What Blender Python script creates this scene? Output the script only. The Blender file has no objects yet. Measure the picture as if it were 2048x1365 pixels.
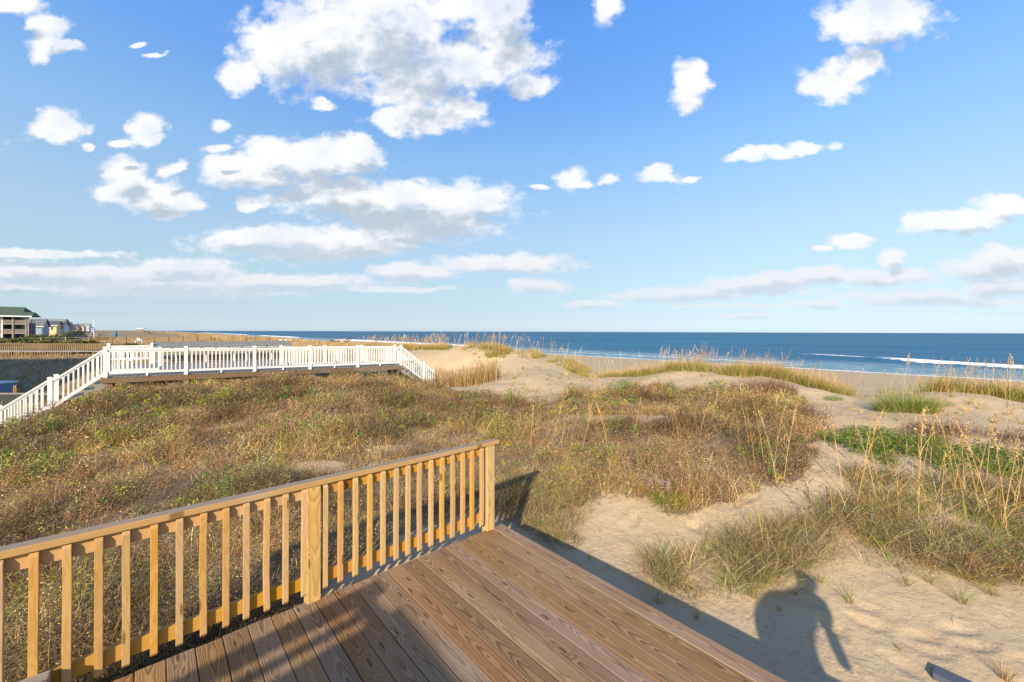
import bpy, math, random
import numpy as np
from mathutils import Vector, Matrix
# ------------------------------------------------------------------ camera, sky, sun, exposure
F = 816.0            # focal length in photo pixels (photo is 2048 wide)
CAMZ = 2.05          # eye height above the near deck (deck top is z = 0)
HOR = 663.5
SUN_AZ = math.radians(13.2)     # shadows run this far right of straight ahead
SUN_EL = math.radians(24.5)
sc = bpy.context.scene
COL = sc.collection
cam_d = bpy.data.cameras.new("camera"); cam = bpy.data.objects.new("camera", cam_d); COL.objects.link(cam)
cam_d.sensor_width = 36.0; cam_d.lens = 36.0*F/2048.0
cam_d.shift_y = -(682.5-HOR)/2048.0
cam_d.clip_start = 0.05; cam_d.clip_end = 60000
cam.location = (0, 0, CAMZ); cam.rotation_euler = (math.radians(90), -0.003, 0)
sc.camera = cam
sc.render.resolution_x = 1024; sc.render.resolution_y = 682
sc.view_settings.view_transform = 'Standard'; sc.view_settings.look = 'None'
sc.view_settings.exposure = 0.62; sc.view_settings.gamma = 1.0
sc.cycles.max_bounces = 6; sc.cycles.transparent_max_bounces = 8
sc.cycles.use_denoising = True
L_H = Vector((math.sin(SUN_AZ), math.cos(SUN_AZ), 0))       # direction the shadows fall
sun_d = bpy.data.lights.new("sun", 'SUN'); sun_d.energy = 5.0; sun_d.angle = math.radians(0.53)
sun_d.color = (1.0, 0.86, 0.66)
sun = bpy.data.objects.new("sun", sun_d); COL.objects.link(sun)
ldir = Vector((L_H.x*math.cos(SUN_EL), L_H.y*math.cos(SUN_EL), -math.sin(SUN_EL)))
sun.rotation_euler = ldir.to_track_quat('-Z', 'Y').to_euler()
sun.location = (-10, -30, 20)

class NT:
    def __init__(s, nt): s.nt = nt; s.nt.nodes.clear()
    def n(s, t, **kw):
        nd = s.nt.nodes.new(t)
        for k, v in kw.items(): setattr(nd, k, v)
        return nd
    def put(s, nd, i, v):
        if v is None: return
        if isinstance(v, bpy.types.NodeSocket): s.nt.links.new(v, nd.inputs[i])
        else: nd.inputs[i].default_value = v
    def m(s, op, a, b=None, c=None, clamp=False):
        nd = s.n('ShaderNodeMath', operation=op, use_clamp=clamp)
        s.put(nd, 0, a); s.put(nd, 1, b); s.put(nd, 2, c); return nd.outputs[0]
    def vm(s, op, a, b=None):
        nd = s.n('ShaderNodeVectorMath', operation=op)
        s.put(nd, 0, a)
        if op == 'SCALE': s.put(nd, 3, b)
        else: s.put(nd, 1, b)
        return nd.outputs['Value'] if op in ('LENGTH', 'DISTANCE', 'DOT_PRODUCT') else nd.outputs[0]
    def sep(s, v): nd = s.n('ShaderNodeSeparateXYZ'); s.put(nd, 0, v); return nd.outputs
    def comb(s, x=0.0, y=0.0, z=0.0):
        nd = s.n('ShaderNodeCombineXYZ'); s.put(nd, 0, x); s.put(nd, 1, y); s.put(nd, 2, z); return nd.outputs[0]
    def noise(s, v, scale=1.0, detail=4.0, rough=0.5, dist=0.0, col=False):
        nd = s.n('ShaderNodeTexNoise'); s.put(nd, 'Vector', v); s.put(nd, 'Scale', scale); s.put(nd, 'Detail', detail)
        s.put(nd, 'Roughness', rough); s.put(nd, 'Distortion', dist); return nd.outputs['Color' if col else 'Fac']
    def ss(s, v, a, b, lo=0.0, hi=1.0):
        nd = s.n('ShaderNodeMapRange', interpolation_type='SMOOTHSTEP')
        s.put(nd, 0, v); s.put(nd, 1, a); s.put(nd, 2, b); s.put(nd, 3, lo); s.put(nd, 4, hi); return nd.outputs[0]
    def lin(s, v, a, b, lo=0.0, hi=1.0):
        nd = s.n('ShaderNodeMapRange'); s.put(nd, 0, v); s.put(nd, 1, a); s.put(nd, 2, b); s.put(nd, 3, lo); s.put(nd, 4, hi); return nd.outputs[0]
    def mix(s, f, a, b, mode='MIX'):
        nd = s.n('ShaderNodeMix', data_type='RGBA', blend_type=mode)
        s.put(nd, 0, f)
        for i, v in ((6, a), (7, b)):
            if isinstance(v, tuple) and len(v) == 3: v = v+(1.0,)
            s.put(nd, i, v)
        return nd.outputs[2]

# ---- world: Nishita sky and a cumulus layer defined by direction
w = bpy.data.worlds.new("World"); sc.world = w; w.use_nodes = True
CLOUDS = [  # azimuth / elevation tangents (in photo px units), radii, all divided by F below
 (560,105,95,62),(490,160,52,26),(640,90,130,95),(760,60,130,110),(850,130,130,60),(1000,20,60,95),(985,125,110,40),(1062,178,42,24),(820,185,80,38),(480,175,30,18),(900,20,80,30),
 (845,238,105,26),(915,218,38,26),(760,240,30,16),
 (95,60,42,28),(88,100,34,26),(140,105,30,10),(20,12,60,24),(275,85,16,5),(320,105,20,4),
 (120,245,52,26),(95,270,48,24),(285,255,34,24),(290,285,34,16),(250,290,26,9),(435,255,27,13),(176,297,15,8),
 (250,350,42,26),(300,390,74,28),(225,385,42,16),(345,410,46,18),(345,345,26,9),
 (550,315,66,32),(640,320,110,36),(700,295,46,26),(465,350,66,26),(560,345,110,22),(440,312,26,10),
 (770,402,200,44),(650,388,125,32),(860,430,160,44),(950,405,56,30),(820,455,90,20),(497,405,30,18),
 (600,488,195,33),(500,478,80,22),(720,482,120,26),(800,475,60,14),
 (820,543,86,12),(1000,526,140,15),(1075,572,56,12),(1070,375,20,6),
 (90,548,230,15),(350,540,110,15),(330,572,290,17),(60,508,160,6),(60,576,130,5),(560,562,190,10),(780,578,110,5),
 (1385,150,38,34),(1370,190,36,30),(1660,170,58,32),(1710,135,40,26),(1760,40,110,50),(1700,50,60,36),(1740,85,44,20),(1212,10,28,40),(650,215,20,14),
 (1138,352,30,22),(1165,362,26,9),(1215,352,22,11),(1310,340,28,20),(1325,355,44,12),(1500,310,36,12),(1560,308,40,12),(1610,296,40,12),(1675,293,20,9),(1390,355,20,6),
 (1890,450,80,20),(1860,440,46,18),(2010,410,60,24),(1960,435,60,16),(1705,482,36,15),(1650,495,20,5),(1785,517,28,14),(2010,520,80,20),(1950,535,60,14),
 (1750,550,130,10),(1640,552,70,13),(1520,572,110,14),(1560,560,60,12),(1400,585,120,11),(1300,592,80,9),(1850,590,180,11),(2010,572,90,13),(1190,608,60,6),(1950,600,90,9),(1640,608,60,7),(1500,632,60,5),(1480,612,150,4),
 (-200,300,160,60),(-420,120,200,80),(2300,250,160,60),(2500,560,200,30),(1100,-260,260,90),(400,-350,200,100),(1900,-250,240,80),(-300,560,200,16)]
g = bpy.data.node_groups.new('cloud_field', 'ShaderNodeTree')
g.interface.new_socket('Vector', in_out='INPUT', socket_type='NodeSocketVector')
g.interface.new_socket('Value', in_out='OUTPUT', socket_type='NodeSocketFloat')
G = NT(g); gi = G.n('NodeGroupInput'); go = G.n('NodeGroupOutput')
p = gi.outputs[0]
_s = G.sep(p)
nco = G.comb(G.m('MULTIPLY', _s[0], 3.2), G.m('MULTIPLY', G.m('POWER', G.m('MAXIMUM', _s[1], 0.001), 0.62), 5.6), 0.0)
wn = G.noise(nco, 1.5, 5.0, 0.55, 0.0, True)
wv = G.vm('SUBTRACT', wn, (0.5, 0.5, 0.5))
wscale = G.lin(_s[1], 0.03, 0.45, 0.03, 0.15)
pw = G.vm('ADD', p, G.vm('MULTIPLY', G.vm('SCALE', wv, wscale), (1.0, 0.75, 0.0)))
acc = None
for (cx, cy, rx, ry) in CLOUDS:
    if cy > 500: rx, ry = rx*1.05, ry*1.45
    ir = (F/(rx*1.16), F/(ry*1.2), 0.0); c = ((cx-1024)/rx/1.16, (HOR-cy)/ry/1.2, 0.0)
    d = G.vm('DISTANCE', G.vm('MULTIPLY', pw, ir), c)
    acc = d if acc is None else G.m('SMOOTH_MIN', acc, d, 0.35)
fn = G.noise(nco, 7.0, 7.0, 0.60)
fn2 = G.noise(nco, 2.2, 3.0, 0.5)
vr = G.n('ShaderNodeTexVoronoi', voronoi_dimensions='2D'); G.put(vr, 'Vector', G.vm('ADD', nco, G.vm('SCALE', wv, .12))); G.put(vr, 'Scale', 5.5); G.put(vr, 'Detail', 2.0); G.put(vr, 'Roughness', .55)
puff = G.m('MULTIPLY', G.m('SUBTRACT', 0.74, vr.outputs['Distance']), 0.46)
dens = G.m('ADD', G.m('ADD', G.m('MULTIPLY', G.m('SUBTRACT', 1.04, acc), 1.3), puff), G.m('ADD', G.m('MULTIPLY', G.m('SUBTRACT', fn, 0.5), G.lin(_s[1], .25, .5, .80, 1.15)), G.m('MULTIPLY', G.m('SUBTRACT', fn2, 0.5), 0.5)))
g.links.new(dens, go.inputs[0])
W = NT(w.node_tree)
tc = W.n('ShaderNodeTexCoord').outputs['Generated']
S3 = W.sep(tc)
ay = W.m('MAXIMUM', W.m('ABSOLUTE', S3[1]), 0.08)
uv = W.comb(W.m('DIVIDE', S3[0], ay), W.m('DIVIDE', S3[2], ay), 0.0)
def field(v):
    nd = W.n('ShaderNodeGroup'); nd.node_tree = g; W.put(nd, 0, v); return nd.outputs[0]
d0 = field(uv)
elev = W.sep(uv)[1]
upoff = W.lin(elev, 0.04, 0.5, 0.008, 0.075)
d1 = field(W.vm('ADD', uv, W.comb(W.m('MULTIPLY', upoff, -0.5), upoff, 0.0)))
alpha = W.m('MULTIPLY', W.ss(d0, -0.16, 0.60), W.lin(W.ss(W.noise(uv, 7.0, 4.0, .55), .3, .55), 0, 1, .72, 1.0))
alpha = W.m('MULTIPLY', alpha, W.ss(elev, 0.0, 0.16, 0.55, 0.97))
shade = W.ss(W.m('ADD', d1, W.ss(elev, .55, .30, 0.0, .16)), 0.35, 1.25)
sky = W.n('ShaderNodeTexSky', sky_type='NISHITA'); sky.sun_disc = False
sky.sun_elevation = SUN_EL; sky.sun_rotation = math.atan2(-L_H.x, -L_H.y)
sky.air_density = 1.0; sky.dust_density = 0.6; sky.ozone_density = 2.2; sky.altitude = 0
hs = W.n('ShaderNodeHueSaturation'); W.put(hs, 'Color', sky.outputs[0]); W.put(hs, 'Saturation', 1.12); W.put(hs, 'Hue', 0.507)
cr = W.n('ShaderNodeValToRGB'); e = cr.color_ramp.elements      # colour balance of the clear sky by elevation
STOPS = [(0.0, (1.0, 1.25, 2.0)), (.009, (.90, 1.12, 1.80)), (.029, (.78, .90, 1.36)), (.053, (.80, .85, 1.08)), (.078, (.895, .894, .99)), (.102, (1.03, .985, .98)), (.15, (1.29, 1.155, 1.03)),
         (.219, (1.69, 1.43, 1.195)), (.307, (1.90, 1.755, 1.467)), (.388, (1.96, 2.0, 1.76)), (.494, (1.80, 2.12, 2.2)), (.607, (1.75, 2.39, 2.76)), (.75, (1.35, 1.85, 2.2)), (1.0, (.70, .95, 1.2))]
e[0].position = 0; e[1].position = 1.0
for p_, c_ in STOPS[1:-1]: e.new(p_)
for q_, (p_, c_) in zip(e, STOPS): q_.position = p_; q_.color = (c_[0]/3, c_[1]/3, c_[2]/3, 1)
W.put(cr, 0, W.m('MAXIMUM', S3[2], 0.0))
lft = S3[0]
skyc = W.vm('SCALE', W.vm('MULTIPLY', hs.outputs[0], cr.outputs[0]), W.m('ADD', 3.0, W.m('MULTIPLY', W.m('MULTIPLY', lft, lft), 1.7)))
lit = W.mix(shade, (8.9, 8.9, 9.0), (4.6, 5.3, 6.1))
litlow = W.mix(shade, (7.5, 7.6, 8.1), (5.6, 6.25, 7.2))
lit = W.mix(W.ss(elev, 0.30, 0.08), lit, litlow)
cl = W.mix(alpha, skyc, lit)
bg = W.n('ShaderNodeBackground'); W.put(bg, 'Color', cl); W.put(bg, 'Strength', 0.075)
wo = W.n('ShaderNodeOutputWorld'); w.node_tree.links.new(bg.outputs[0], wo.inputs[0])
w.cycles.sampling_method = 'MANUAL'; w.cycles.sample_map_resolution = 512

# ------------------------------------------------------------------ helpers
rng = np.random.default_rng(7); random.seed(7)
NV = np.array([0.75, 0.661]); NV = NV/np.linalg.norm(NV)      # seaward, along the rail
VV = np.array([-NV[1], NV[0]])                                # along the shore, along the boards
NV3 = Vector((NV[0], NV[1], 0)); VV3 = Vector((VV[0], VV[1], 0)); RZ = math.atan2(NV[1], NV[0])
def st(X, Y): return X*NV[0]+Y*NV[1], X*VV[0]+Y*VV[1]
def xy(s, t): return s*NV[0]+t*VV[0], s*NV[1]+t*VV[1]
def proj(X, Y, z):
    Yc = np.maximum(Y, 0.05); px = 1024+F*X/Yc
    return px, HOR+F*(CAMZ-z)/Yc+0.003*(px-1024)
def _h(ix, iy, seed):
    n = (ix.astype(np.int64)*374761393+iy.astype(np.int64)*668265263+seed*1442695041) & 0xffffffff
    n = ((n ^ (n >> 13))*1274126177) & 0xffffffff
    return ((n ^ (n >> 16)) & 0xffff)/65535.0
def vnoise(x, y, seed=0):
    x = np.asarray(x, float); y = np.asarray(y, float)
    ix = np.floor(x); iy = np.floor(y); fx = x-ix; fy = y-iy
    fx = fx*fx*(3-2*fx); fy = fy*fy*(3-2*fy); ix = ix.astype(np.int64); iy = iy.astype(np.int64)
    a = _h(ix, iy, seed); b = _h(ix+1, iy, seed); c = _h(ix, iy+1, seed); d = _h(ix+1, iy+1, seed)
    return (a*(1-fx)+b*fx)*(1-fy)+(c*(1-fx)+d*fx)*fy
def fbm(x, y, seed=0, o=4):
    v = 0; a = 0.5; s_ = 0
    for k in range(o):
        v = v+a*vnoise(x*2**k, y*2**k, seed+k*17); s_ += a; a *= 0.5
    return v/s_
def sstep(x, a, b):
    t = np.clip((x-a)/(b-a), 0, 1); return t*t*(3-2*t)
def inpoly(px, py, poly):
    px = np.asarray(px); py = np.asarray(py); c = np.zeros(px.shape, bool); n = len(poly)
    for i in range(n):
        x1, y1 = poly[i]; x2, y2 = poly[(i+1) % n]
        cond = ((y1 > py) != (y2 > py)) & (px < (x2-x1)*(py-y1)/((y2-y1) if y2 != y1 else 1e-9)+x1)
        c ^= cond
    return c
# terrain ------------------------------------------------------------
SEAZ = -4.45
def base_h(X, Y):
    s, t = st(X, Y)
    z = np.interp(s, [-300, -60, 0, 12, 16.5, 19, 23, 29, 40, 84, 88, 120, 200], [-0.7, -0.5, -0.4, -0.25, 0.2, 0.1, -1.0, -2.25, -2.7, -4.2, -4.5, -6.5, -9])
    far = sstep(t, 18, 45)
    land = 1-sstep(s, 19, 26)
    z = z+far*land*(0.9*(fbm(s/9, t/14, 3)-0.5)+0.25*sstep(s, 2, 14))
    return z
CP = [(-.2,4.9,-.62),(1.2,4.4,-.78),(1.9,3.5,-.80),(3,3,-.82),(3,4.3,-.74),(1.5,5.8,-.60),(0,5.7,-.55),(5,3.5,-.72),(5,5.0,-.60),(0,2,-.8),(3,0,-.9),(-2,-.5,-.8),(0,-6,-1.1),(6,-5,-1),(-7,-4,-1.1),
 (-1.35,3.75,-.22),(-.55,4.45,-.22),(-.75,4.6,-.24),(-1.9,3.6,-.3),(-2.6,3.2,-.5),(-3.5,2,-.65),(-2.3,2.1,-.6),(-4,5,-.48),(-2,6,-.42),(-1,8,-.35),(-5,8,-.32),(-3,11,-.27),(-8,10,-.32),(-10,13,-.22),
 (-14.2,13.9,-.38),(-13,16.2,-.15),(-12,14.5,-.15),(-11.2,17.8,-.12),(-10,16,-.12),(-9.5,19.3,-.2),(-8,18,-.15),(-7.8,20.8,-.5),(-6.5,19.5,-.35),(-6.1,22.4,-.8),(-4,24,-1.15),
 (-15.5,12.9,-1.0),(-16.4,13.1,-1.3),(-13,10,-.65),(-16,8,-1.5),(-10,6,-.6),(-8,2,-.8),(-8.4,6.7,-.65),(-19,12.5,-2.4),
 (-18.5,15,-2.3),(-21.5,18,-2.9),(-30,22,-3.1),(-40,28,-3.1),(-50,34,-3.1),(-34,30,-3.1),(-27,24,-3.0),(-41,35,-2.7),(-48,38.5,-2.2),(-51,42,-1.0),(-47,42,-1.0),(-46,47,-.35),(-40,40,-.8),(-38,35.5,-2.0),(-35.5,35.5,-1.3),(-33,35,-.6),(-31,30,-1.8),(-27,30,-.5),(-23,26,-.5),(-24,22.5,-1.9),(-19.5,20,-.9),(-16.5,17,-.5),(-58,52,-.5),(-65,44,-1.2),(-60,36,-3.0),
 (-15,22,-.35),(-18,23,-.4),(-12,24,-.3),(-8,25,-.5),(-30,45,-.3),(-20,32,-.3),(-14,30,.1),
 (-2.36,26,.48),(-4.6,27,.2),(-.6,25,.38),(1.94,23.6,.34),(3.4,23,-.1),(4.2,22,-.45),(5.2,19.5,-.1),(5.6,18.6,.0),(7.4,17,.42),(8.7,16.2,.38),(10,15.5,.34),(10.7,14.3,.05),(11.6,13.9,-.38),(12.1,13.3,-.1),(12.6,12.5,.20),(14,12,.14),(14.6,11.4,.0),(16.5,10,.05),(20,5,.1),(25,0,.2),
 (6.3,14.5,.02),(9,12.5,-.05),(7.8,11,-.02),(7.45,9,-.13),(5.3,6.9,-.25),(3.36,5.8,-.45),(3,8.9,-.2),(.9,9.8,-.22),(2.8,13,-.12),(.8,17.8,-.2),(1.35,18.9,.06),(2.0,18.5,-.1),(-.5,16,-.6),(-1.9,21,-.78),(-3.5,22.5,-1.05),(-4,20,-.65),(-3,17,-.4),(6.6,6.2,-.46),(4.8,4.5,-.66),(9.7,7.8,-.2),(8.8,8.7,-.17),(11,10.5,-.05),(9.9,10.4,-.02),(12,5,-.3),(8,3,-.6)]
CPA = np.array(CP)
_K = lambda d: (1+1.732*d/5.5)*np.exp(-1.732*d/5.5)
_res = CPA[:, 2]-base_h(CPA[:, 0], CPA[:, 1])
_D = np.hypot(CPA[:, None, 0]-CPA[None, :, 0], CPA[:, None, 1]-CPA[None, :, 1])
_wt = np.linalg.solve(_K(_D)+np.eye(len(CP))*2e-3, _res)
_fr = random.Random(11); FOOT = []
for trail in ([(3.4, 1.5), (3.3, 3.2), (3.0, 4.6), (2.3, 5.6), (3.3, 6.1), (4.9, 6.8), (6.6, 8.6), (8.2, 10.6), (10.9, 13.0)], [(5.2, 2.2), (4.2, 3.4), (2.6, 4.3), (1.6, 5.0), (1.9, 6.0)], [(6.5, 3.2), (5.0, 3.3), (3.6, 3.9), (2.4, 5.0)], [(8.5, 11.5), (7.2, 13.5), (5.5, 15.2), (3.6, 16.6)], [(7.0, 9.6), (8.4, 12.0), (9.6, 13.6)]):
    for (xa, ya), (xb, yb) in zip(trail[:-1], trail[1:]):
        L = math.hypot(xb-xa, yb-ya); ux, uy = (xb-xa)/L, (yb-ya)/L; n = max(1, int(L/.36))
        for i in range(n):
            sd = .11*(1 if i % 2 else -1)+_fr.uniform(-.05, .05); f = (i+.5)/n*L; a = math.atan2(uy, ux)+_fr.uniform(-.35, .35)
            FOOT.append((xa+ux*f-uy*sd, ya+uy*f+ux*sd, math.cos(a), math.sin(a)))
def Hh(X, Y):
    X = np.asarray(X, float); Y = np.asarray(Y, float); sh = X.shape; x = X.ravel(); y = Y.ravel()
    out = base_h(x, y)
    for i in range(0, len(x), 40000):
        d = np.hypot(x[i:i+40000, None]-CPA[None, :, 0], y[i:i+40000, None]-CPA[None, :, 1])
        out[i:i+40000] += _K(d)@_wt
    s, t = st(x, y)
    rough = 0.4+0.6*sstep(s, 2, 8)*(1-sstep(s, 23, 29))
    out += rough*(0.24*(fbm(x/1.9, y/1.9, 11, 3)-0.5)*(0.3+0.7*sstep(np.hypot(x, y), 4, 9))+0.035*(fbm(x/0.35, y/0.35, 12, 2)-0.5))
    nr = np.hypot(x, y) < 16
    if nr.any():
        xx, yy = x[nr], y[nr]; dz = np.zeros(len(xx))
        for (fx_, fy_, ca, sa) in FOOT:
            m = (np.abs(xx-fx_) < .35) & (np.abs(yy-fy_) < .35)
            if m.any():
                a = (xx[m]-fx_)*ca+(yy[m]-fy_)*sa; b_ = -(xx[m]-fx_)*sa+(yy[m]-fy_)*ca; q = (a/.15)**2+(b_/.062)**2
                dz[m] += -.024*np.exp(-q**2)+.004*np.exp(-((np.sqrt(q)-1.45)/.3)**2)
        out[nr] += dz
    # keep clear of the underside of the near deck
    u = -(x-C0[0])*NV[0]-(y-C0[1])*NV[1]; v = -(x-C0[0])*VV[0]-(y-C0[1])*VV[1]
    ins = sstep(u, -0.05, 0.1)*sstep(v, 0.0, 0.25)
    out = np.where(ins > 0, np.minimum(out, out*(1-ins)+np.minimum(out, -0.35)*ins), out)
    return out.reshape(sh)
C0 = (-0.10, 4.35)     # seaward corner of the deck

def newmesh(name, V, faces_flat, nside, mats, smooth=False, colors=None, matidx=None):
    me = bpy.data.meshes.new(name); V = np.ascontiguousarray(V, dtype=np.float32)
    nf = len(faces_flat)//nside
    me.vertices.add(len(V)); me.vertices.foreach_set('co', V.ravel())
    me.loops.add(len(faces_flat)); me.loops.foreach_set('vertex_index', np.ascontiguousarray(faces_flat, dtype=np.int32))
    me.polygons.add(nf); me.polygons.foreach_set('loop_start', np.arange(0, nf*nside, nside, dtype=np.int32))
    if smooth: me.polygons.foreach_set('use_smooth', np.ones(nf, bool))
    if colors is not None:
        a = me.attributes.new('col', 'FLOAT_COLOR', 'POINT'); c = np.ones((len(V), 4), np.float32); c[:, :3] = colors
        a.data.foreach_set('color', c.ravel())
    for m in mats: me.materials.append(m)
    if matidx is not None: me.polygons.foreach_set('material_index', np.ascontiguousarray(matidx, dtype=np.int32))
    me.update(calc_edges=True); return me
def link(name, me, parent=None, loc=None, rot=None):
    o = bpy.data.objects.new(name, me); COL.objects.link(o)
    if loc is not None: o.location = loc
    if rot is not None: o.rotation_euler = rot
    if parent is not None: o.parent = parent
    return o
def tag(o, label=None, cat=None, group=None, kind=None):
    if label: o['label'] = label
    if cat: o['category'] = cat
    if group: o['group'] = group
    if kind: o['kind'] = kind
    return o
def thing(name, label, cat, loc=(0, 0, 0), rz=0.0, group=None):
    return tag(link(name, None, None, loc, (0, 0, rz)), label, cat, group)

class MB:      # collects polygons, built as ONE mesh
    def __init__(s): s.v = []; s.f = []; s.mi = []
    def add(s, vs, fs, mi=0):
        o = len(s.v); s.v += [tuple(v) for v in vs]; s.f += [tuple(i+o for i in f) for f in fs]; s.mi += [mi]*len(fs)
    def box(s, a, b, M=None, mi=0):
        x0, y0, z0 = a; x1, y1, z1 = b
        vs = [Vector(q) for q in ((x0,y0,z0),(x1,y0,z0),(x1,y1,z0),(x0,y1,z0),(x0,y0,z1),(x1,y0,z1),(x1,y1,z1),(x0,y1,z1))]
        if M is not None: vs = [M@v for v in vs]
        s.add(vs, [(3,2,1,0),(4,5,6,7),(0,1,5,4),(1,2,6,5),(2,3,7,6),(3,0,4,7)], mi); return s
    def bar(s, p0, p1, wd, ht, mi=0, up=(0,0,1)):     # rectangular bar between two points
        p0 = Vector(p0); p1 = Vector(p1); d = (p1-p0); L = d.length; d.normalize(); up = Vector(up)
        if abs(d.dot(up)) > 0.98: up = Vector((1, 0, 0))
        sd = d.cross(up).normalized(); u2 = sd.cross(d).normalized()
        M = Matrix((( *d, ),( *sd, ),( *u2, ))).transposed().to_4x4(); M.translation = p0
        return s.box((0, -wd/2, -ht/2), (L, wd/2, ht/2), M, mi)
    def tube(s, pts, rad, n=6, mi=0, cap=True):
        rings = []; pts = [Vector(p) for p in pts]
        if not hasattr(rad, '__len__'): rad = [rad]*len(pts)
        for i, p_ in enumerate(pts):
            d = (pts[min(i+1, len(pts)-1)]-pts[max(i-1, 0)]).normalized()
            a = d.orthogonal().normalized() if i == 0 else (a-d*a.dot(d)).normalized()
            b = d.cross(a)
            rings.append([p_+(a*math.cos(2*math.pi*k/n)+b*math.sin(2*math.pi*k/n))*rad[i] for k in range(n)])
        vs = [v for r in rings for v in r]; fs = []
        for i in range(len(pts)-1):
            for k in range(n): fs.append((i*n+k, i*n+(k+1) % n, (i+1)*n+(k+1) % n, (i+1)*n+k))
        if cap: fs.append(tuple(range(n))[::-1]); fs.append(tuple((len(pts)-1)*n+k for k in range(n)))
        s.add(vs, fs, mi); return s
    def prism(s, poly, y0, y1, mi=0):   # poly in (x,z), extruded along y
        n = len(poly); vs = [(x, y0, z) for x, z in poly]+[(x, y1, z) for x, z in poly]
        fs = [tuple(range(n)), tuple(range(2*n-1, n-1, -1))]+[(i, i+n, (i+1) % n+n, (i+1) % n) for i in range(n)]
        s.add(vs, fs, mi); return s
    def mesh(s, name, mats, bevel=0.0, smooth=False):
        me = bpy.data.meshes.new(name); me.from_pydata(s.v, [], s.f)
        mats = mats if isinstance(mats, (list, tuple)) else [mats]
        for m in mats: me.materials.append(m)
        me.polygons.foreach_set('material_index', s.mi)
        if smooth: me.polygons.foreach_set('use_smooth', [True]*len(s.f))
        me.update()
        if bevel > 0:
            import bmesh
            bm = bmesh.new(); bm.from_mesh(me)
            bmesh.ops.recalc_face_normals(bm, faces=bm.faces)
            bmesh.ops.bevel(bm, geom=list(bm.edges), offset=bevel, segments=2, affect='EDGES', profile=0.6)
            bm.to_mesh(me); bm.free()
        return me
    def build(s, name, mats, parent=None, bevel=0.0, loc=None, rot=None, smooth=False):
        return link(name, s.mesh(name, mats, bevel, smooth), parent, loc, rot)

# ------------------------------------------------------------------ materials
def mat(name):
    m = bpy.data.materials.new(name); m.use_nodes = True; T = NT(m.node_tree)
    out = T.n('ShaderNodeOutputMaterial'); b = T.n('ShaderNodeBsdfPrincipled'); m.node_tree.links.new(b.outputs[0], out.inputs[0])
    return m, T, b, out
def plain(name, c, rough=0.7, var=0.12, scale=4.0, bump=0.0, metal=0.0):
    m, T, b, _ = mat(name)
    co = T.n('ShaderNodeTexCoord').outputs['Object']
    n = T.noise(co, scale, 5, 0.6)
    lo = tuple(x*(1-var) for x in c); hi = tuple(min(1, x*(1+var)) for x in c)
    T.put(b, 'Base Color', T.mix(n, lo, hi)); T.put(b, 'Roughness', rough); T.put(b, 'Metallic', metal)
    if bump:
        bp = T.n('ShaderNodeBump'); T.put(bp, 'Height', T.noise(co, scale*12, 4, 0.6)); T.put(bp, 'Strength', bump); T.put(bp, 'Distance', 0.01)
        T.put(b, 'Normal', bp.outputs[0])
    return m
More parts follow.
